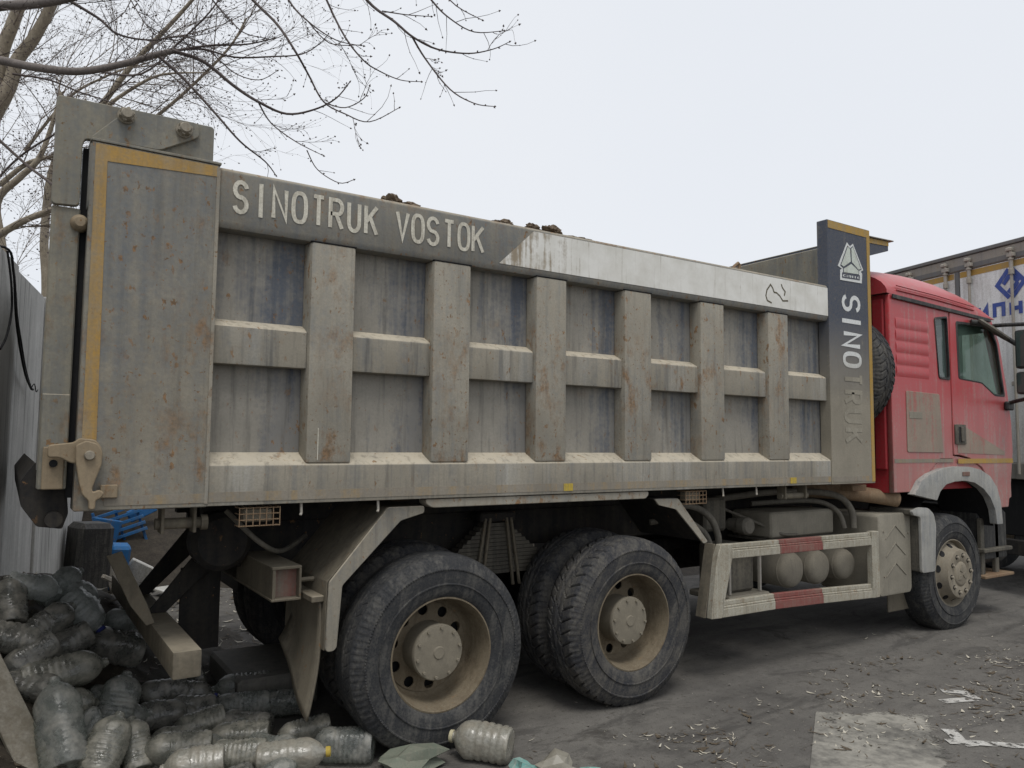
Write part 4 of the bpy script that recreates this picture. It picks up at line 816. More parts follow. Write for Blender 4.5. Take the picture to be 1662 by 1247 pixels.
# mirrors
MB().tube([(8.26, -.01, 2.875), (8.25, -.12, 2.87), (8.23, -.36, 2.85)], .020, 8).build('mirror_arm', 'black', CAB, smooth=50)
MB().tube([(8.30, .0, 2.83), (8.27, -.10, 2.76), (8.23, -.26, 2.64)], .032, 8, .022).build('mirror_arm', 'black', CAB, smooth=50)
MB().tube([(8.50, -.01, 2.10), (8.44, -.12, 2.12), (8.26, -.34, 2.14)], .020, 8).build('mirror_arm', 'black', CAB, smooth=50)
MB().box(8.42, 8.56, -.05, -.0065, 2.03, 2.12).build('mirror_bracket', 'black', CAB, .015)
for z0, z1 in ((2.42, 2.80), (2.17, 2.39)):
    mm = MB().box(8.19, 8.27, -.44, -.225, z0, z1).build('mirror', 'black', CAB, .03, seg=2)
    MB().box(8.186, 8.1898, -.42, -.245, z0 + .02, z1 - .02).build('mirror_glass', 'glass_d', mm)
mm = MB().lathe([(0, -.02), (.13, -.015), (.17, .0), (.175, .02), (.15, .035), (0, .04)], 'z', 28).xf(Matrix.Translation((8.06, -.10, 2.795)) @ Matrix.Rotation(math.radians(14), 4, 'Y') @ Matrix.Rotation(math.radians(38), 4, 'X') @ Matrix.Diagonal((1.55, .62, 1, 1))).build('kerb_mirror', 'plast', CAB, smooth=50)
MB().tube([(7.80, -.02, 2.87), (7.86, -.08, 2.86)], .028, 8).build('mirror_arm', 'black', CAB, smooth=50)
# mud lumps left on the rim of the body
def lump(name, c, s, mat, parent, seed, n=3):
    rr = random.Random(seed); bm = bmesh.new(); bmesh.ops.create_icosphere(bm, subdivisions=n, radius=1)
    ph = [rr.uniform(0, 6) for _ in range(6)]
    for vv in bm.verts:
        p = vv.co; k = 1 + .22 * math.sin(3.1 * p.x + ph[0]) + .18 * math.sin(4.3 * p.y + ph[1]) + .22 * math.sin(5.7 * p.z + 3 * p.x + ph[2]) + .20 * math.sin(13 * p.x + 9 * p.y + ph[3]) * math.sin(11 * p.z + 7 * p.x + ph[4]) + rr.uniform(-.08, .08)
        vv.co = Vector((p.x * s[0] * k, p.y * s[1] * k, p.z * s[2] * k)) + Vector(c)
    me = bpy.data.meshes.new(name); bm.to_mesh(me); bm.free(); return link(name, me, mat, parent)
lumps = [(1.735, .09, 2.972, .055, .05, .040, 'small mud lump on the body rim above the letter V'), (1.84, .09, 2.962, .085, .05, .028, 'flat mud crust on the body rim above the first letter O of the second word'),
         (1.96, .08, 2.960, .06, .04, .018, 'thin mud crumb on the body rim above the second letter S'), (2.43, .08, 2.964, .075, .05, .028, 'mud lump on the body rim behind the last letter K'),
         (2.68, .09, 2.966, .055, .05, .036, 'pointed mud lump on the rim over the start of the white stripe'), (2.82, .09, 2.970, .085, .06, .042, 'biggest mud lump on the rim over the white stripe'), (2.99, .09, 2.962, .10, .05, .020, 'flat tail of dried mud on the rim over the white stripe')]
for i, (x, y, z, a, b, c, lb) in enumerate(lumps): tag(lump('mud_lump', (x, y, z), (a, b, c), 'dirt', None, 40 + i, 4), lb, 'mud', 'dried mud on the body rim')
tag(lump('soil_load', (3.2, 1.25, 1.80), (1.9, .72, .45), 'dirt', None, 99, 4), 'brown soil load lying inside the dump body, mostly hidden', 'soil')
MB().tube([(4.52, .10, 2.955), (4.54, .1, 3.0), (4.61, .12, 3.04), (4.63, .12, 3.03), (4.60, .12, 2.95)], .012, 6).build('rope_hook', 'exh', BODY, smooth=60)
# ================================================================ white trailer standing ahead of the cab, rear doors towards us
TL = empty('semi_trailer', (9.72, 1.05, 0), 'white box trailer with lock rods on its rear doors, beyond the red cab', 'trailer')
ang = math.radians(-14.5); TM = Matrix.Translation((9.70, 1.00, 0)) @ Matrix.Rotation(ang, 4, 'Z')   # local: x away from us, y across, rear face at x=0
def tl(mb, name, mat, parent=TL, **k): return mb.xf(TM).build(name, mat, parent, **k)
tl(MB().box(.03, 8.0, -1.27, 1.27, 1.45, 3.97), 'trailer_box', 'trail_w', bevel=.01)
tl(MB().box(-.05, 8.02, -1.30, 1.30, 3.972, 4.02), 'roof_edge', 'trail_d', bevel=.008)
FR = tl(MB().box(-.03, .028, -1.29, 1.29, 3.80, 3.9715), 'door_header', 'trail_g', bevel=.008)
tl(MB().box(-.034, -.0305, -1.28, 1.28, 3.81, 3.865), 'header_seal', 'trail_d')
tl(MB().box(-.03, .028, -1.29, 1.29, 1.30, 1.48), 'door_sill', 'trail_g', bevel=.008)
for y in (-1.29, 1.22): tl(MB().box(-.03, .028, y, y + .07, 1.4805, 3.7995), 'corner_post', 'trail_g', bevel=.006)
rods = (-.98, -.26 - .15 + .12, .16, .70)
rods = (-.71, -.165, .165, .71)
for s in (-1, 1):
    y0, y1 = (-1.215, -.0) if s < 0 else (.065, 1.215)
    d = tl(MB().box(-.015, .028, y0, y1, 1.483, 3.797), 'rear_door', 'trail_w', bevel=.006)
    tl(MB().box(-.0175, -.0155, y0 + .01, y1 - .01, 3.715, 3.785), 'door_stripe', 'ochre_new', d)
tl(MB().box(-.022, .028, .002, .063, 1.483, 3.797), 'door_seal', 'trail_d')
for y in rods:
    r = tl(MB().tube([(-.055, y, 1.36), (-.055, y, 3.90)], .017, 10), 'lock_rod', 'rod', smooth=50)
    tl(MB().box(-.075, -.0305, y - .045, y + .045, 3.82, 3.865), 'rod_keeper', 'rod', r, bevel=.006)
    tl(MB().box(-.085, -.016, y - .022, y + .05, 3.885, 3.93), 'rod_cam', 'rod', r, bevel=.01)
    tl(MB().lathe([(.0, 0), (.03, 0), (.03, .06), (.022, .065), (.022, .16), (.03, .165), (.03, .185), (.0, .185)], 'z', 12, (-.055, y, 3.62)), 'rod_bushing', 'rod', r, smooth=40)
    tl(MB().box(-.06, -.016, y - .05, y + .05, 2.35, 2.40), 'rod_bracket', 'rod', r, bevel=.005)
def tlp(y, z, k=0): return tuple(TM @ Vector((-.0185 - .0005 * k, y, z)))
m_ = MB()
for ch, yl, wd in (('И', -.23, .15), ('П', -.43, .16), ('Н', -.64, .16), ('Ц', -.86, .16)):
    c2 = {'Н': 'H'}.get(ch, ch)
    glyph(m_, c2, wd, .19, .048, lambda u, v, k, yl=yl: tlp(yl - u, 3.14 + v, k))
m_.build('door_lettering', 'blue', TL)
m_ = MB(); cy_, cz_ = -.665, 3.53
D = lambda pts: [(cy_ - a, cz_ + b) for a, b in pts]
s_ = .165
for k, pl in enumerate(([(-.02, s_), (-s_, 0), (-.02, -s_ + .0)], [(-.09, 0), (.0, .10), (.10, .0)], [(.02, s_), (s_, 0), (.02, -s_)], [(.09, 0), (.0, -.10), (-.03, -.07)])):
    ribbon(m_, D(pl), .052, lambda u, v, kk: tlp(u, v, kk), k)
m_.build('door_logo', 'blue', TL)
tl(MB().box(.3, 7.8, -.55, -.42, 1.1, 1.445), 'trailer_beam', 'under'); tl(MB().box(.3, 7.8, .42, .55, 1.1, 1.445), 'trailer_beam', 'under')
tl(MB().box(.0, .08, -1.2, 1.2, .45, .62), 'underrun_guard', 'under', bevel=.01)
tl(MB().box(.06, .12, -1.25, 1.25, .66, 1.298), 'lamp_board', 'dark', bevel=.01)
for x in (1.6, 2.9):
    for s in (-1, 1):
        wl = tl(MB().lathe([(.29, -.17), (.45, -.18), (.52, -.14), (.53, 0), (.52, .14), (.45, .18), (.29, .17)], 'y', 40, (x, s * 1.05, .53)), 'trailer_wheel', 'rubber', smooth=45)
        tl(MB().lathe([(0, -.08), (.15, -.1), (.29, -.15)], 'y', 24, (x, s * 1.05, .53)), 'trailer_rim', 'rim', wl, smooth=40)
        tl(MB().box(x - .6, x + .6, s * 1.05 - .2, s * 1.05 + .2, 1.08, 1.12), 'trailer_mudguard', 'black')
# ================================================================ concrete fence on the left
FO = Vector((-.083, 1.806, 0)); FD_ = Vector((.18, 1, 0)).normalized(); FN = Vector((FD_.y, -FD_.x, 0))     # FN points to the yard
FE = empty('concrete_fence', FO + FD_ * 3 - FN * .07, 'tall grey concrete slab fence along the left edge, streaked and weathered', 'fence')
def fp(s, n, z): return FO + FD_ * s + FN * n + Vector((0, 0, z))
s = -3.0; i = 0; rr = random.Random(5)
while s < 16:
    w_ = 1.19; dn = rr.uniform(-.012, .012); dz = rr.uniform(-.015, .02)
    m = MB()
    nseg = 6
    v = []
    P = []
    for a, n_ in ((s + .004, -.13), (s + .004, 0.), (s + w_ - .004, 0.), (s + w_ - .004, -.13)): P.append((a, n_ + dn))
    m.add([fp(a, n_, -.1) for a, n_ in P] + [fp(a, n_, 2.80 + dz) for a, n_ in P], [(3, 2, 1, 0), (4, 5, 6, 7), (0, 1, 5, 4), (1, 2, 6, 5), (2, 3, 7, 6), (3, 0, 4, 7)])
    m.build('concrete_slab', 'conc', FE, .006)
    s += w_; i += 1
def curve(pts, k=6):
    P = [Vector(p) for p in pts]; o = []
    for i in range(len(P) - 1):
        p0 = P[max(i - 1, 0)]; p1 = P[i]; p2 = P[i + 1]; p3 = P[min(i + 2, len(P) - 1)]
        for j in range(k):
            t = j / k; o.append(.5 * ((2 * p1) + (-p0 + p2) * t + (2 * p0 - 5 * p1 + 4 * p2 - p3) * t * t + (-p0 + 3 * p1 - 3 * p2 + p3) * t ** 3))
    o.append(P[-1]); return o
cb = MB()
for off in (.0, .03):
    cb.tube(curve([fp(-.10, -.2, 2.76), fp(.02, .02, 2.82), fp(.14, .05, 2.70), fp(.32 + off, .045, 2.45), fp(.50 + off, .045, 2.27 + off), fp(.75, .045, 2.10 + off), fp(1.02, .04, 2.02), fp(1.12, .04, 2.01)]), .008, 7)
cb.tube(curve([fp(.02, .035, 2.80), fp(.10, .05, 2.62), fp(.16, .05, 2.45), fp(.06, .05, 2.28), fp(-.1, .05, 2.18)]), .007, 7)
cb.tube(curve([fp(1.02, .045, 2.02), fp(1.10, .05, 2.05), fp(1.22, .045, 2.0), fp(1.32, .04, 2.02)]), .004, 5)
tag(cb.build('hanging_cable', 'cable', smooth=60), 'black cable bundle hanging over the concrete fence at the left edge', 'cable')
# ================================================================ heap and litter behind the truck
def ss(a, b, x):
    t = min(1, max(0, (x - a) / (b - a))); return t * t * (3 - 2 * t)
def heap(X, Y):
    w_ = .55 + .4 * ss(.6, 2.2, Y); x0 = -.1 + .18 * max(0, Y - 1.0)
    return .80 * math.exp(-(max(0, X - x0) / w_) ** 2) * ss(-.6, 1.9, Y)
from mathutils import noise as mn
def field(name, x0, x1, y0, y1, nx, ny, fn, mat):
    v = []; f = []
    for i in range(nx + 1):
        for j in range(ny + 1):
            x = x0 + (x1 - x0) * i / nx; y = y0 + (y1 - y0) * j / ny; v.append((x, y, fn(x, y)))
    for i in range(nx):
        for j in range(ny):
            a = i * (ny + 1) + j; f.append((a, a + ny + 1, a + ny + 2, a + 1))
    o = MB().add(v, f).build(name, mat, smooth=60); o['kind'] = 'structure'; return o
def hp(x, y):
    fx = FO.x + FD_.x / FD_.y * (y - FO.y)
    h = heap(x, y) * (1 - ss(2.3, 4.4, y))
    return h - .05 + (.04 * mn.noise(Vector((x * 4, y * 4, 0))) + .02 * mn.noise(Vector((x * 13, y * 13, 3)))) * ss(0, .1, h) if h > .012 else -.06
field('rubbish_mound', -.9, 1.9, -.7, 9, 90, 220, hp, 'soil')
def added_bank(x, y):
    y_s = 5.2 - 2.3 * ss(1.8, 3.6, x); e = ss(y_s, y_s + 2.6, y) * ss(-1, 1.2, x) * (1 - .5 * ss(7.5, 9.5, x))
    return -.05 + e * (1.15 + .25 * mn.noise(Vector((x * .5, y * .5, 0))) + .12 * mn.noise(Vector((x * 1.9, y * 1.9, 5))) + .05 * mn.noise(Vector((x * 6, y * 6, 5))))
field('added_dark_bank', -1, 26, 2.8, 13, 170, 90, added_bank, 'soil')  # soil bank added behind the truck to block bright ground and darken the underside
# ---- bottles
def bottle_mesh(kind, seed):
    rr = random.Random(seed); prof = []
    L, r = 1.0, 1.0       # unit: length 1 along +z from base to neck, radius 1 (scaled later); r given as fraction
    nb = 8 if kind in 'cm' else 5
    prof += [(0, .03), (.55, .015), (.86, .0), (.97, .03)]
    for k in range(nb * 4):
        t = k / (nb * 4); prof.append((1 - .075 * (.5 + .5 * math.cos(2 * math.pi * t * nb)) ** 3, .06 + t * .60))
    prof += [(1.0, .67), (.98, .72), (.88, .79), (.68, .86), (.45, .91), (.27, .94), (.25, .955), (.30, .957), (.30, .967), (.24, .97), (.24, 1.0)]
    n = 28; v = []; f = []; ph = [rr.uniform(0, 6) for _ in range(5)]
    cr = {'c': .05, 'm': .07, 'd': .14, 'w': .16, 'p': .05}[kind]
    for (q_, z) in prof:
        for k in range(n):
            t = 2 * math.pi * k / n
            sq = 1 + .05 * math.cos(4 * t) * (1 if .05 < z < .75 else 0)
            dd = cr * (math.sin(2 * t + ph[0] + 3 * z) * .5 + math.sin(3 * t + ph[1] - 7 * z) * .35 + .4 * math.sin(9 * z + ph[2] + t)) * math.sin(math.pi * min(1, max(0, z / .85)))
            v.append((q_ * (sq + dd) * math.cos(t), q_ * (sq + dd) * math.sin(t), z))
    for i in range(len(prof) - 1):
        for k in range(n): f.append((i * n + k, i * n + (k + 1) % n, (i + 1) * n + (k + 1) % n, (i + 1) * n + k))
    me = bpy.data.meshes.new('plastic_bottle'); me.from_pydata(v, [], f); me.polygons.foreach_set('use_smooth', [True] * len(me.polygons))
    me.materials.append(M['pet_' + kind]); return me
BM = {k: [bottle_mesh(k, 10 * j + ord(k)) for j in range(3)] for k in 'cmdwp'}
CAPM = {}
def cap_mesh(c):
    if c not in CAPM:
        o = MB().lathe([(0, 1.035), (.28, 1.03), (.33, 1.02), (.34, .965), (.30, .962)], 'z', 18).build('cap', {'blue': 'capblue', 'yellow': 'yellow', 'cream': 'capcream'}[c], smooth=40); CAPM[c] = mesh_of(o)
    return CAPM[c]
BL = ['upright grimy bottle at the far left of the pile, against the fence', 'small crumpled milky bottle beside the grimy upright one at the fence', 'angular clear bottle on top of the pile, highest of all', 'milky bottle right of the highest one on the pile',
      'big milky bottle with a blue cap turned towards us', 'clear ribbed bottle lying sideways, farthest right on the upper pile', 'grimy bottle below the crumpled milky one, end towards us', 'grimy bottle lying across the left photo edge halfway up the pile',
      'small grimy bottle under the one at the left photo edge', 'dark grimy bottle in the middle of the left pile', 'large dark grimy bottle beneath the blue-capped one', 'large dusty bottle lying crosswise above the two standing ribbed ones',
      'biggest clear ribbed bottle, leaning upright beside the pale board', 'clear ribbed bottle leaning upright, right of the biggest one', 'dusty bottle leaning upright at the bottom edge, below the clear ribbed one', 'short dusty bottle half hidden right of the leaning ones',
      'dusty ribbed bottle lying along the bottom, left of centre in the pile', 'pale bottle end cut by the bottom photo edge', 'dusty bottle lying flat at the bottom edge next to the whitish one', 'whitish bottle with a yellow neck ring at the bottom edge',
      'dusty ribbed bottle lying right against the rear tyre', 'dusty bottle lying aslant behind the whitish yellow-necked one', 'dusty bottle lying flat in the second row of the bottom pile', 'dusty bottle slanting up behind the left end of the bottom row',
      'dark bottle with its open end to the right, under the mud flap side', 'clear bottle with bright ribs below the rearmost clear one', 'rearmost clear ribbed bottle left of the mud flap', 'small clear bottle right beside the mud flap tip',
      'dark bottle with a blue cap under the underrun bar end', 'dark thin bottle just in front of the blue-capped dark one', 'dark bottle in shadow left of the slanting dusty one', 'dark bottle in shadow right below the underrun bar', 'pale dusty jug with cream cap lying alone before the rear tyre']
for i, (x, y, z, ax, ay, az, L, r, k, cap) in enumerate(BOTTLES):
    d = Vector((ax, ay, az)).normalized()
    o = bpy.data.objects.new('plastic_bottle', BM[k][i % 3]); COL.objects.link(o)
    cap = 'none' if i == 14 else cap
    c = Vector((x, y, z + .02)); L *= 1.08; r *= 1.06
    if i == 32: c.z = r * .98; d = Vector((d.x, d.y, .05)).normalized()
    elif i in (16, 17, 18, 19, 20, 21, 22, 24, 25, 27): c.z = max(c.z, r * .97)
    o.matrix_world = Matrix.Translation(c - d * L / 2) @ (d.to_track_quat('Z', 'Y') @ Quaternion((0, 0, 1), i * 1.3)).to_matrix().to_4x4() @ Matrix.Diagonal((r, r, L, 1))
    tag(o, BL[i], 'bottle', 'discarded plastic bottles')
    if cap != 'none':
        c_ = bpy.data.objects.new('cap', cap_mesh(cap)); COL.objects.link(c_); c_.parent = o
rr = random.Random(91)
for i in range(18):
    k = rr.choice('dmc'); X_ = rr.uniform(.05, 1.25); Y_ = rr.uniform(-.05, 1.45); L = rr.uniform(.26, .36); r = rr.uniform(.068, .085)
    if X_ > .62 and X_ < .85 and Y_ > 0: X_ += .2
    d = Vector((rr.uniform(-1, 1), rr.uniform(-1, .3), rr.uniform(-.25, .25))).normalized(); c = Vector((X_, Y_, max(r * .8, heap(X_, Y_) + r * .25)))
    o = bpy.data.objects.new('plastic_bottle', BM[k][i % 3]); COL.objects.link(o)
    o.matrix_world = Matrix.Translation(c - d * L / 2) @ (d.to_track_quat('Z', 'Y') @ Quaternion((0, 0, 1), i * 1.7)).to_matrix().to_4x4() @ Matrix.Diagonal((r, r * rr.uniform(.7, 1), L, 1))
    tag(o, 'half-buried dusty bottle wedged among the others deep in the pile', 'bottle', 'half-buried bottles in the pile')
# ---- boards, block, scrap
b_ = MB().box(-.46, .46, -.075, .075, -.012, .012)
ex_ = Vector((.22, -.40, -.40)).normalized(); ez_ = Vector((.25, -.55, .75)); ez_ = (ez_ - ex_ * ez_.dot(ex_)).normalized(); ey_ = ez_.cross(ex_)
b_.xf(Matrix.Translation((.085, .62, .36)) @ Matrix((ex_, ey_, ez_)).transposed().to_4x4())
tag(b_.build('pale_board', 'board', bevel=.004), 'pale weathered board sloping at the lower left corner', 'board')
tag(MB().box(1.25, 1.75, 1.1, 1.9, -.01, .20).build('concrete_block', 'block', bevel=.02), 'dark concrete block on the ground under the tipper rear', 'block')
SCR_ = [('blue_scrap', 'blue_scrap', (.98, 6.2, .52), (.16, .03, .22), (8, 12, 20), 'bent blue sheet piece behind the tail of the truck'),
        ('blue_scrap', 'blue_scrap', (1.42, 6.5, .78), (.16, .03, .07), (0, -24, 10), 'narrow blue strip of scrap leaning below the body tail'),
        ('blue_barrel', 'blue_scrap', (1.08, 5.6, .28), (.10, .10, .24), (10, 5, 0), 'blue plastic piece standing in the litter behind the truck'),
        ('grey_plank', 'rod', (.90, 5.2, .40), (.05, .015, .36), (0, -25, 20), 'thin pale plank leaning in the litter next to the fence'),
        ('grey_lath', 'rod', (1.10, 5.0, .16), (.30, .02, .02), (0, 28, 30), 'thin pale lath lying aslant in the litter behind the truck'),
        ('dark_crate', 'black', (.76, 5.2, .40), (.17, .2, .40), (0, 3, 15), 'dark box standing at the foot of the fence behind the tail'),
        ('red_can', 'dkred', (1.75, 5.3, .10), (.12, .05, .05), (0, 10, 30), 'small pinkish can in the litter beyond the underrun bar'),
        ('white_sheet', 'litter_w', (1.55, 5.2, .06), (.16, .10, .01), (6, 3, 30), 'scrap of white sheet in the litter beyond the underrun bar'),
        ('white_sheet', 'litter_w', (1.30, 5.7, .20), (.13, .03, .10), (20, 30, 10), 'crumpled white scrap beside the blue plastic piece')]
for nm, mt, c, h, ro, lb in SCR_:
    m = MB().box(-h[0], h[0], -h[1], h[1], -h[2], h[2])
    m.xf(Matrix.Translation(c) @ Matrix.Rotation(math.radians(ro[2]), 4, 'Z') @ Matrix.Rotation(math.radians(ro[1]), 4, 'Y') @ Matrix.Rotation(math.radians(ro[0]), 4, 'X'))
    tag(m.build(nm, mt, bevel=min(h) * .3), lb, nm.split('_')[1])
fr = MB()
for k in range(5): fr.box(-.26, .26, -.02, .02, -.02 + .075 * k, .015 + .075 * k)
for x in (-.25, -.02, .2): fr.box(x, x + .03, .0205, .05, -.3, .36)
fr.xf(Matrix.Translation((1.22, 6.35, .52)) @ Matrix.Rotation(math.radians(-18), 4, 'Y'))
tag(fr.build('blue_rack', 'blue_scrap', bevel=.003), 'blue slatted rack tilted behind the tail of the truck', 'rack')
def crumple(name, c, s, mat, seed, lb, cat):
    tag(lump(name, c, s, mat, None, seed, 2), lb, cat)
crumple('crushed_carton', (1.80, -.12, .045), (.20, .11, .05), 'green', 3, 'flattened grey-green plastic sheet in front of the rear tyre', 'packaging')
crumple('crushed_bottle', (2.25, -.50, .035), (.06, .07, .04), 'teal', 5, 'crushed teal bottle at the bottom photo edge', 'bottle')
crumple('crushed_bag', (2.36, -.62, .05), (.13, .08, .055), 'pet_p', 8, 'crumpled pale plastic jug right of the teal bottle', 'packaging')
crumple('crushed_sheet', (2.52, -.68, .02), (.07, .06, .02), 'teal', 9, 'pale teal scrap right of the crumpled pale jug', 'packaging')
# ---- slab patch and painted marks
cA, cB, cC, cD = Vector((4.371, -.66)), Vector((4.98, -1.12)), Vector((3.86, -1.92)), Vector((3.10, -1.50))
v = []; f = []; fd = []; nn = 40
for i in range(nn + 1):
    for j in range(nn + 1):
        u, t = i / nn, j / nn; pt = (cD.lerp(cC, u)).lerp(cA.lerp(cB, u), t); v.append((pt.x, pt.y, .004)); fd.append(min(1, (1 - u) * 2.6, (1 - t) * 4.5 + .05))
for i in range(nn):
    for j in range(nn): a = i * (nn + 1) + j; f.append((a, a + nn + 1, a + nn + 2, a + 1))
me = bpy.data.meshes.new('concrete_patch'); me.from_pydata(v, [], f); at_ = me.attributes.new('fade', 'FLOAT', 'POINT'); at_.data.foreach_set('value', fd)
o = link('concrete_patch', me, 'slab'); o['kind'] = 'structure'
o = MB()
for k, pl in enumerate(([(5.407, -.898), (5.50, -1.0), (5.426, -1.116)], [(5.183, -1.023), (5.30, -1.06), (5.42, -1.11)], [(4.71, -1.298), (4.66, -1.36), (4.615, -1.405), (4.568, -1.512)], [(4.514, -1.396), (4.60, -1.46), (4.70, -1.56), (4.86, -1.70)])):
    ribbon(o, pl, .075, lambda u, v, kk, k=k: (u, v, .0045 + .0004 * k), 0)
o = o.build('painted_mark', 'paintmark'); o['kind'] = 'structure'
# ---- litter: curled chips (nobody could count them)
def chips(name, n, mat, place, lb, s0=.012, s1=.038, seed=1):
    rr = random.Random(seed); m = MB()
    for _ in range(n):
        x, y, z = place(rr); a = rr.uniform(0, 6.28); l = s0 + (s1 - s0) * rr.random() ** 2.2; w_ = l * (.12 + .6 * rr.random() ** 2); cu = rr.uniform(.1, .7) * l
        ca, sa = math.cos(a), math.sin(a); tl_ = rr.uniform(-.3, .3); v = []
        for t in (-1, -.35, .35, 1):
            bx = t * l; bz = z + .003 + cu * t * t * .6 + (t + 1) * tl_ * l * .2; off = .25 * l * (t * t)
            ww = w_ * (1.15 - t * t)
            for sgn in (-1, 1):
                py = sgn * ww * .5 + off; v.append((x + bx * ca - py * sa, y + bx * sa + py * ca, max(bz, z + .002)))
        m.add(v, [(0, 2, 3, 1), (2, 4, 5, 3), (4, 6, 7, 5)])
    o = m.build(name, mat); tag(o, lb, 'leaves', None, 'stuff'); return o
def yard(rr):
    for _ in range(60):
        x = rr.uniform(2.2, 10); y = rr.uniform(-2.2, .35)
        dens = .20 + .8 * max(0, 1 - abs(y + .95 + .10 * (x - 4)) / .9)
        dens *= .35 + .65 * ss(2.3, 3.2, x)
        dens *= .08 + 2.2 * max(0, mn.noise(Vector((x * 1.7, y * 2.3, 0))) + .5 * mn.noise(Vector((x * 5, y * 5, 0))) + .12)
        if y > -.15: dens *= .15
        if rr.random() < dens: break
    return x, y, 0
chips('pale_leaf_litter', 1300, 'chip', yard, 'pale dry leaf scraps scattered over the asphalt in front of the truck', .004, .036)
chips('brown_leaf_litter', 1500, 'chip_d', yard, 'brown twig and leaf crumbs scattered over the asphalt', .006, .05, seed=2)
rr = random.Random(77); m = MB()
for _ in range(900):
    x, y, z = yard(rr) if rr.random() < .6 else (rr.uniform(2, 10), -.9 + rr.gauss(0, .8), 0)
    k = .0025 + .011 * rr.random() ** 4; c = Vector((x, y, k * .5)); P = [Vector((rr.uniform(.6, 1.2), 0, 0)), Vector((0, rr.uniform(.6, 1.2), 0)), Vector((-rr.uniform(.6, 1.2), 0, 0)), Vector((0, -rr.uniform(.6, 1.2), 0))]
    m.add([c + d_ * k for d_ in P] + [c + Vector((0, 0, k * .8)), c - Vector((0, 0, k * .5))], [(0, 1, 4), (1, 2, 4), (2, 3, 4), (3, 0, 4), (1, 0, 5), (2, 1, 5), (3, 2, 5), (0, 3, 5)])
tag(m.build('gravel', 'stone'), 'small grey gravel scattered over the asphalt', 'gravel', None, 'stuff')
def back(rr):
    x = rr.uniform(.1, 2.6); y = rr.uniform(1.6, 7); return x, y, max(0, hp(x, y)) + .005
chips('mixed_litter', 900, 'chip', back, 'pale scraps littering the ground behind the truck tail', .01, .06, seed=3)
chips('mixed_litter', 700, 'chip_d', back, 'brown debris littering the ground behind the truck tail', .02, .09, seed=4)
def pilep(rr):
    x = rr.uniform(-.05, 1.5); y = rr.uniform(-.35, 1.6); return x, y, max(0, hp(x, y)) + .004
chips('mixed_litter', 500, 'chip_d', pilep, 'brown plant scraps lying between the bottles', .01, .05, seed=6)
chips('mixed_litter', 220, 'chip', pilep, 'pale plant scraps lying between the bottles', .008, .03, seed=7)
# ================================================================ trees
class Grow:
    def __init__(s, seed): s.r = random.Random(seed); s.thick = MB(); s.thin = MB(); s.bud = MB(); s.n = 0
    def budat(s, p, d, k):
        a = d.orthogonal().normalized() * k * .5; b = d.cross(a).normalized() * k * .5; t = d * k
        s.bud.add([p - t * .3, p + a, p + b, p - a, p - b, p + t], [(0, 2, 1), (0, 3, 2), (0, 4, 3), (0, 1, 4), (5, 1, 2), (5, 2, 3), (5, 3, 4), (5, 4, 1)])
    def twig(s, p, d, L, r, depth, up=.0, budk=.012, spread=.9):
        rr = s.r; n = 5 if depth > 0 else 4; P = [p.copy()]; dd = d.normalized(); kink = Vector((rr.uniform(-1, 1), rr.uniform(-1, 1), rr.uniform(-1, 1))) * .16
        for i in range(n):
            dd = (dd + kink + Vector((rr.uniform(-.16, .16), rr.uniform(-.16, .16), rr.uniform(-.16, .16) + up))).normalized(); P.append(P[-1] + dd * L / n)
        (s.thick if r > .012 else s.thin).tube(P, r, 6 if r > .012 else 3, r * .45, cap=False); s.n += 1
        if depth <= 0:
            if budk: s.budat(P[-1], dd, budk * rr.uniform(.7, 1.3))
            if budk and rr.random() < .6: s.budat(P[2], (dd + dd.orthogonal()).normalized(), budk * .7)
            return
        for i in range(1, n + 1):
            for _ in range(2 if rr.random() < .35 else 1):
                if rr.random() < .15: continue
                ax = Vector((rr.uniform(-1, 1), rr.uniform(-1, 1), rr.uniform(-1, 1))).normalized()
                q_ = Quaternion(ax, rr.uniform(.35, spread)); nd = q_ @ (P[i] - P[i - 1]).normalized()
                s.twig(P[i], nd, L * rr.uniform(.35, .62), max(.0014, r * (1 - .5 * i / n) * .55), depth - 1, up, budk, spread)
def tree(name, lb, mains, seed, tm, side, group=None):
    g_ = Grow(seed); pts0 = [Vector(p) for p in mains[0][1]]
    base = pts0[0].copy(); base.z = 0
    root = empty(name, base, lb, 'tree', group)
    for n_, P, r0, r1 in mains:
        C_ = curve(P, 5); m = len(C_)
        (g_.thick if r0 > .013 else g_.thin).tube(C_, r0, 10 if r0 > .02 else 6 if r0 > .006 else 4, r1, cap=True)
        side(g_, n_, C_, r0, r1)
    g_.thick.build('trunk', tm, root, smooth=60)
    g_.thin.build('branches', 'twig' if name != 'pale_tree' else 'twig_p', root, smooth=60)
    if g_.bud.v: g_.bud.build('buds', 'twig', root)
    return root, g_
BRD = {b[0]: b for b in BRANCHES}
mains = [('TRK', [(-2.2, 3.9, 0), (-2.15, 3.8, 1.6), (-2.0, 3.6, 3.0), (-1.85, 3.4, 4.4), (-1.75, 3.3, 5.6)], .16, .09),
         ('LA', [(-2.0, 3.6, 3.0), (-1.5, 3.1, 3.7), (-.9, 2.6, 4.05), BRANCHES[0][1][0]], .06, .03),
         ('LT', [(-1.85, 3.4, 4.2), (-1.3, 2.6, 4.1), (-.7, 1.5, 3.95), BRD['T0'][1][0]], .07, .03)]
def attach(n_): return BRD[n_]
ORDER = [b for b in BRANCHES]
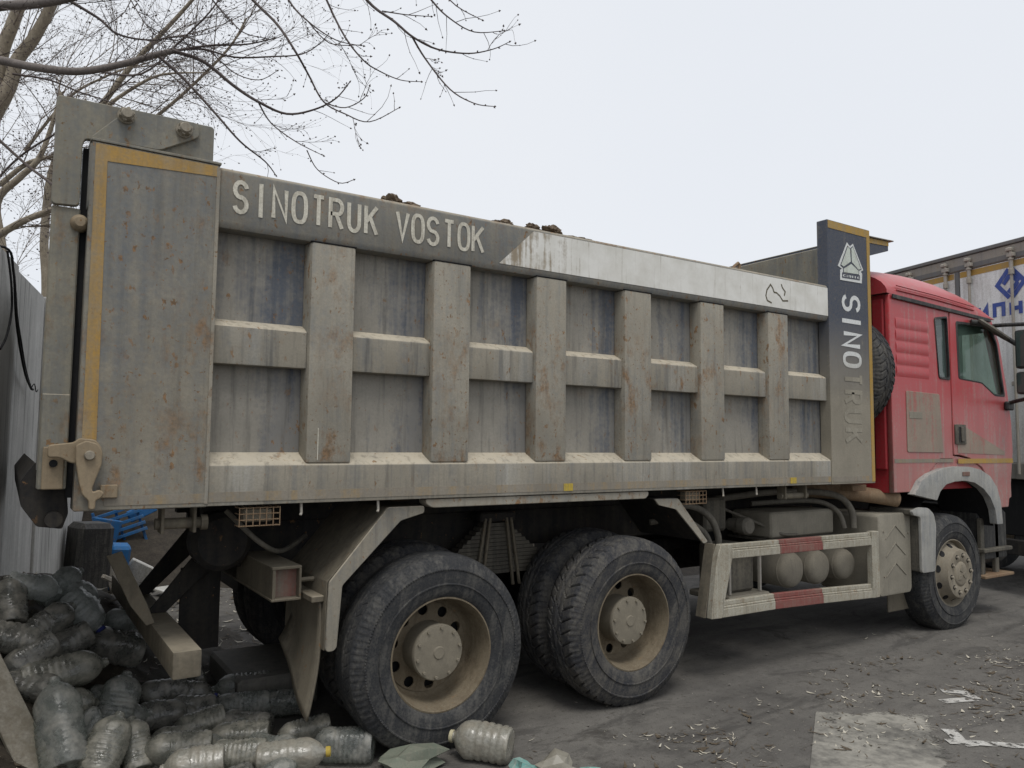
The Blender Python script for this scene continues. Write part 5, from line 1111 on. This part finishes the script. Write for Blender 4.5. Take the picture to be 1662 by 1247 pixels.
def side_fg(g_, n_, C_, r0, r1):
    rr = g_.r; m = len(C_)
    if n_ in ('TRK', 'LA', 'LT'): return
    L = sum((C_[i + 1] - C_[i]).length for i in range(m - 1)); step = .055 if n_ not in ('A0', 'T0') else .10; acc = 0; nx = .06
    for i in range(1, m):
        sl = (C_[i] - C_[i - 1]).length; acc += sl; t = acc / L
        while nx < acc:
            p = C_[i - 1].lerp(C_[i], (nx - (acc - sl)) / max(sl, 1e-6)); d = (C_[i] - C_[i - 1]).normalized(); nx += step * rr.uniform(.6, 1.5)
            q_ = Quaternion(Vector((rr.uniform(-1, 1), rr.uniform(-1, 1), rr.uniform(-1, 1))).normalized(), rr.uniform(.5, 1.1)); nd = q_ @ d
            if rr.random() < .45 + .25 * t: g_.budat(p + nd * .008, nd, .011)
            elif p.z > 3.45 or rr.random() < .4:
                big = n_ in ('A0', 'T0', 'A7', 'C1', 'C2', 'C3', 'B1', 'B11')
                g_.twig(p, nd, rr.uniform(.07, .26) if not big else rr.uniform(.18, .55), .0022 if not big else .0034, 0 if not big and rr.random() < .75 else 1, .01, .011)
    g_.budat(C_[-1], (C_[-1] - C_[-2]).normalized(), .014)
tree('bud_tree', 'budding tree whose dark bare boughs arch over the tail of the truck', mains + ORDER, 21, 'bark_m', side_fg)
def side_bg(g_, n_, C_, r0, r1):
    rr = g_.r; m = len(C_); i = 2
    for i in range(2, m):
        if C_[i].z < 2.6: continue
        for _ in range(1):
            if rr.random() < .54:
                d = (C_[i] - C_[i - 1]).normalized(); q_ = Quaternion(Vector((rr.uniform(-1, 1), rr.uniform(-1, 1), rr.uniform(-1, 1))).normalized(), rr.uniform(.4, 1.2)); nd = q_ @ d
                nd = (nd + Vector((.15, -.05, .05))).normalized()
                g_.twig(C_[i], nd, rr.uniform(.6, 1.5), rr.uniform(.005, .009), 2, .0, .016, 1.0)
TD = {b[0]: b for b in TRUNKS}
def ground0(b):
    P = list(b[1]); x, y, z = P[0]; return (b[0], [(x, y, 0)] + P if z > .2 else P, b[2], b[3])
tree('pale_tree', 'thick pale leaning trunk at the upper left photo corner behind the fence', [ground0(TD['t1']), TD['l1'], TD['l5']], 31, 'bark', side_bg, 'bare trees behind the fence')
tree('pale_tree', 'slender pale tree bending right just above the fence top', [ground0(TD['t2']), TD['l2'], TD['l3']], 32, 'bark', side_bg, 'bare trees behind the fence')
tree('pale_tree', 'bare pale tree with a long limb rising rightwards behind the tail plate', [ground0(TD['t3']), TD['l4'], TD['l6']], 33, 'bark', side_bg, 'bare trees behind the fence')
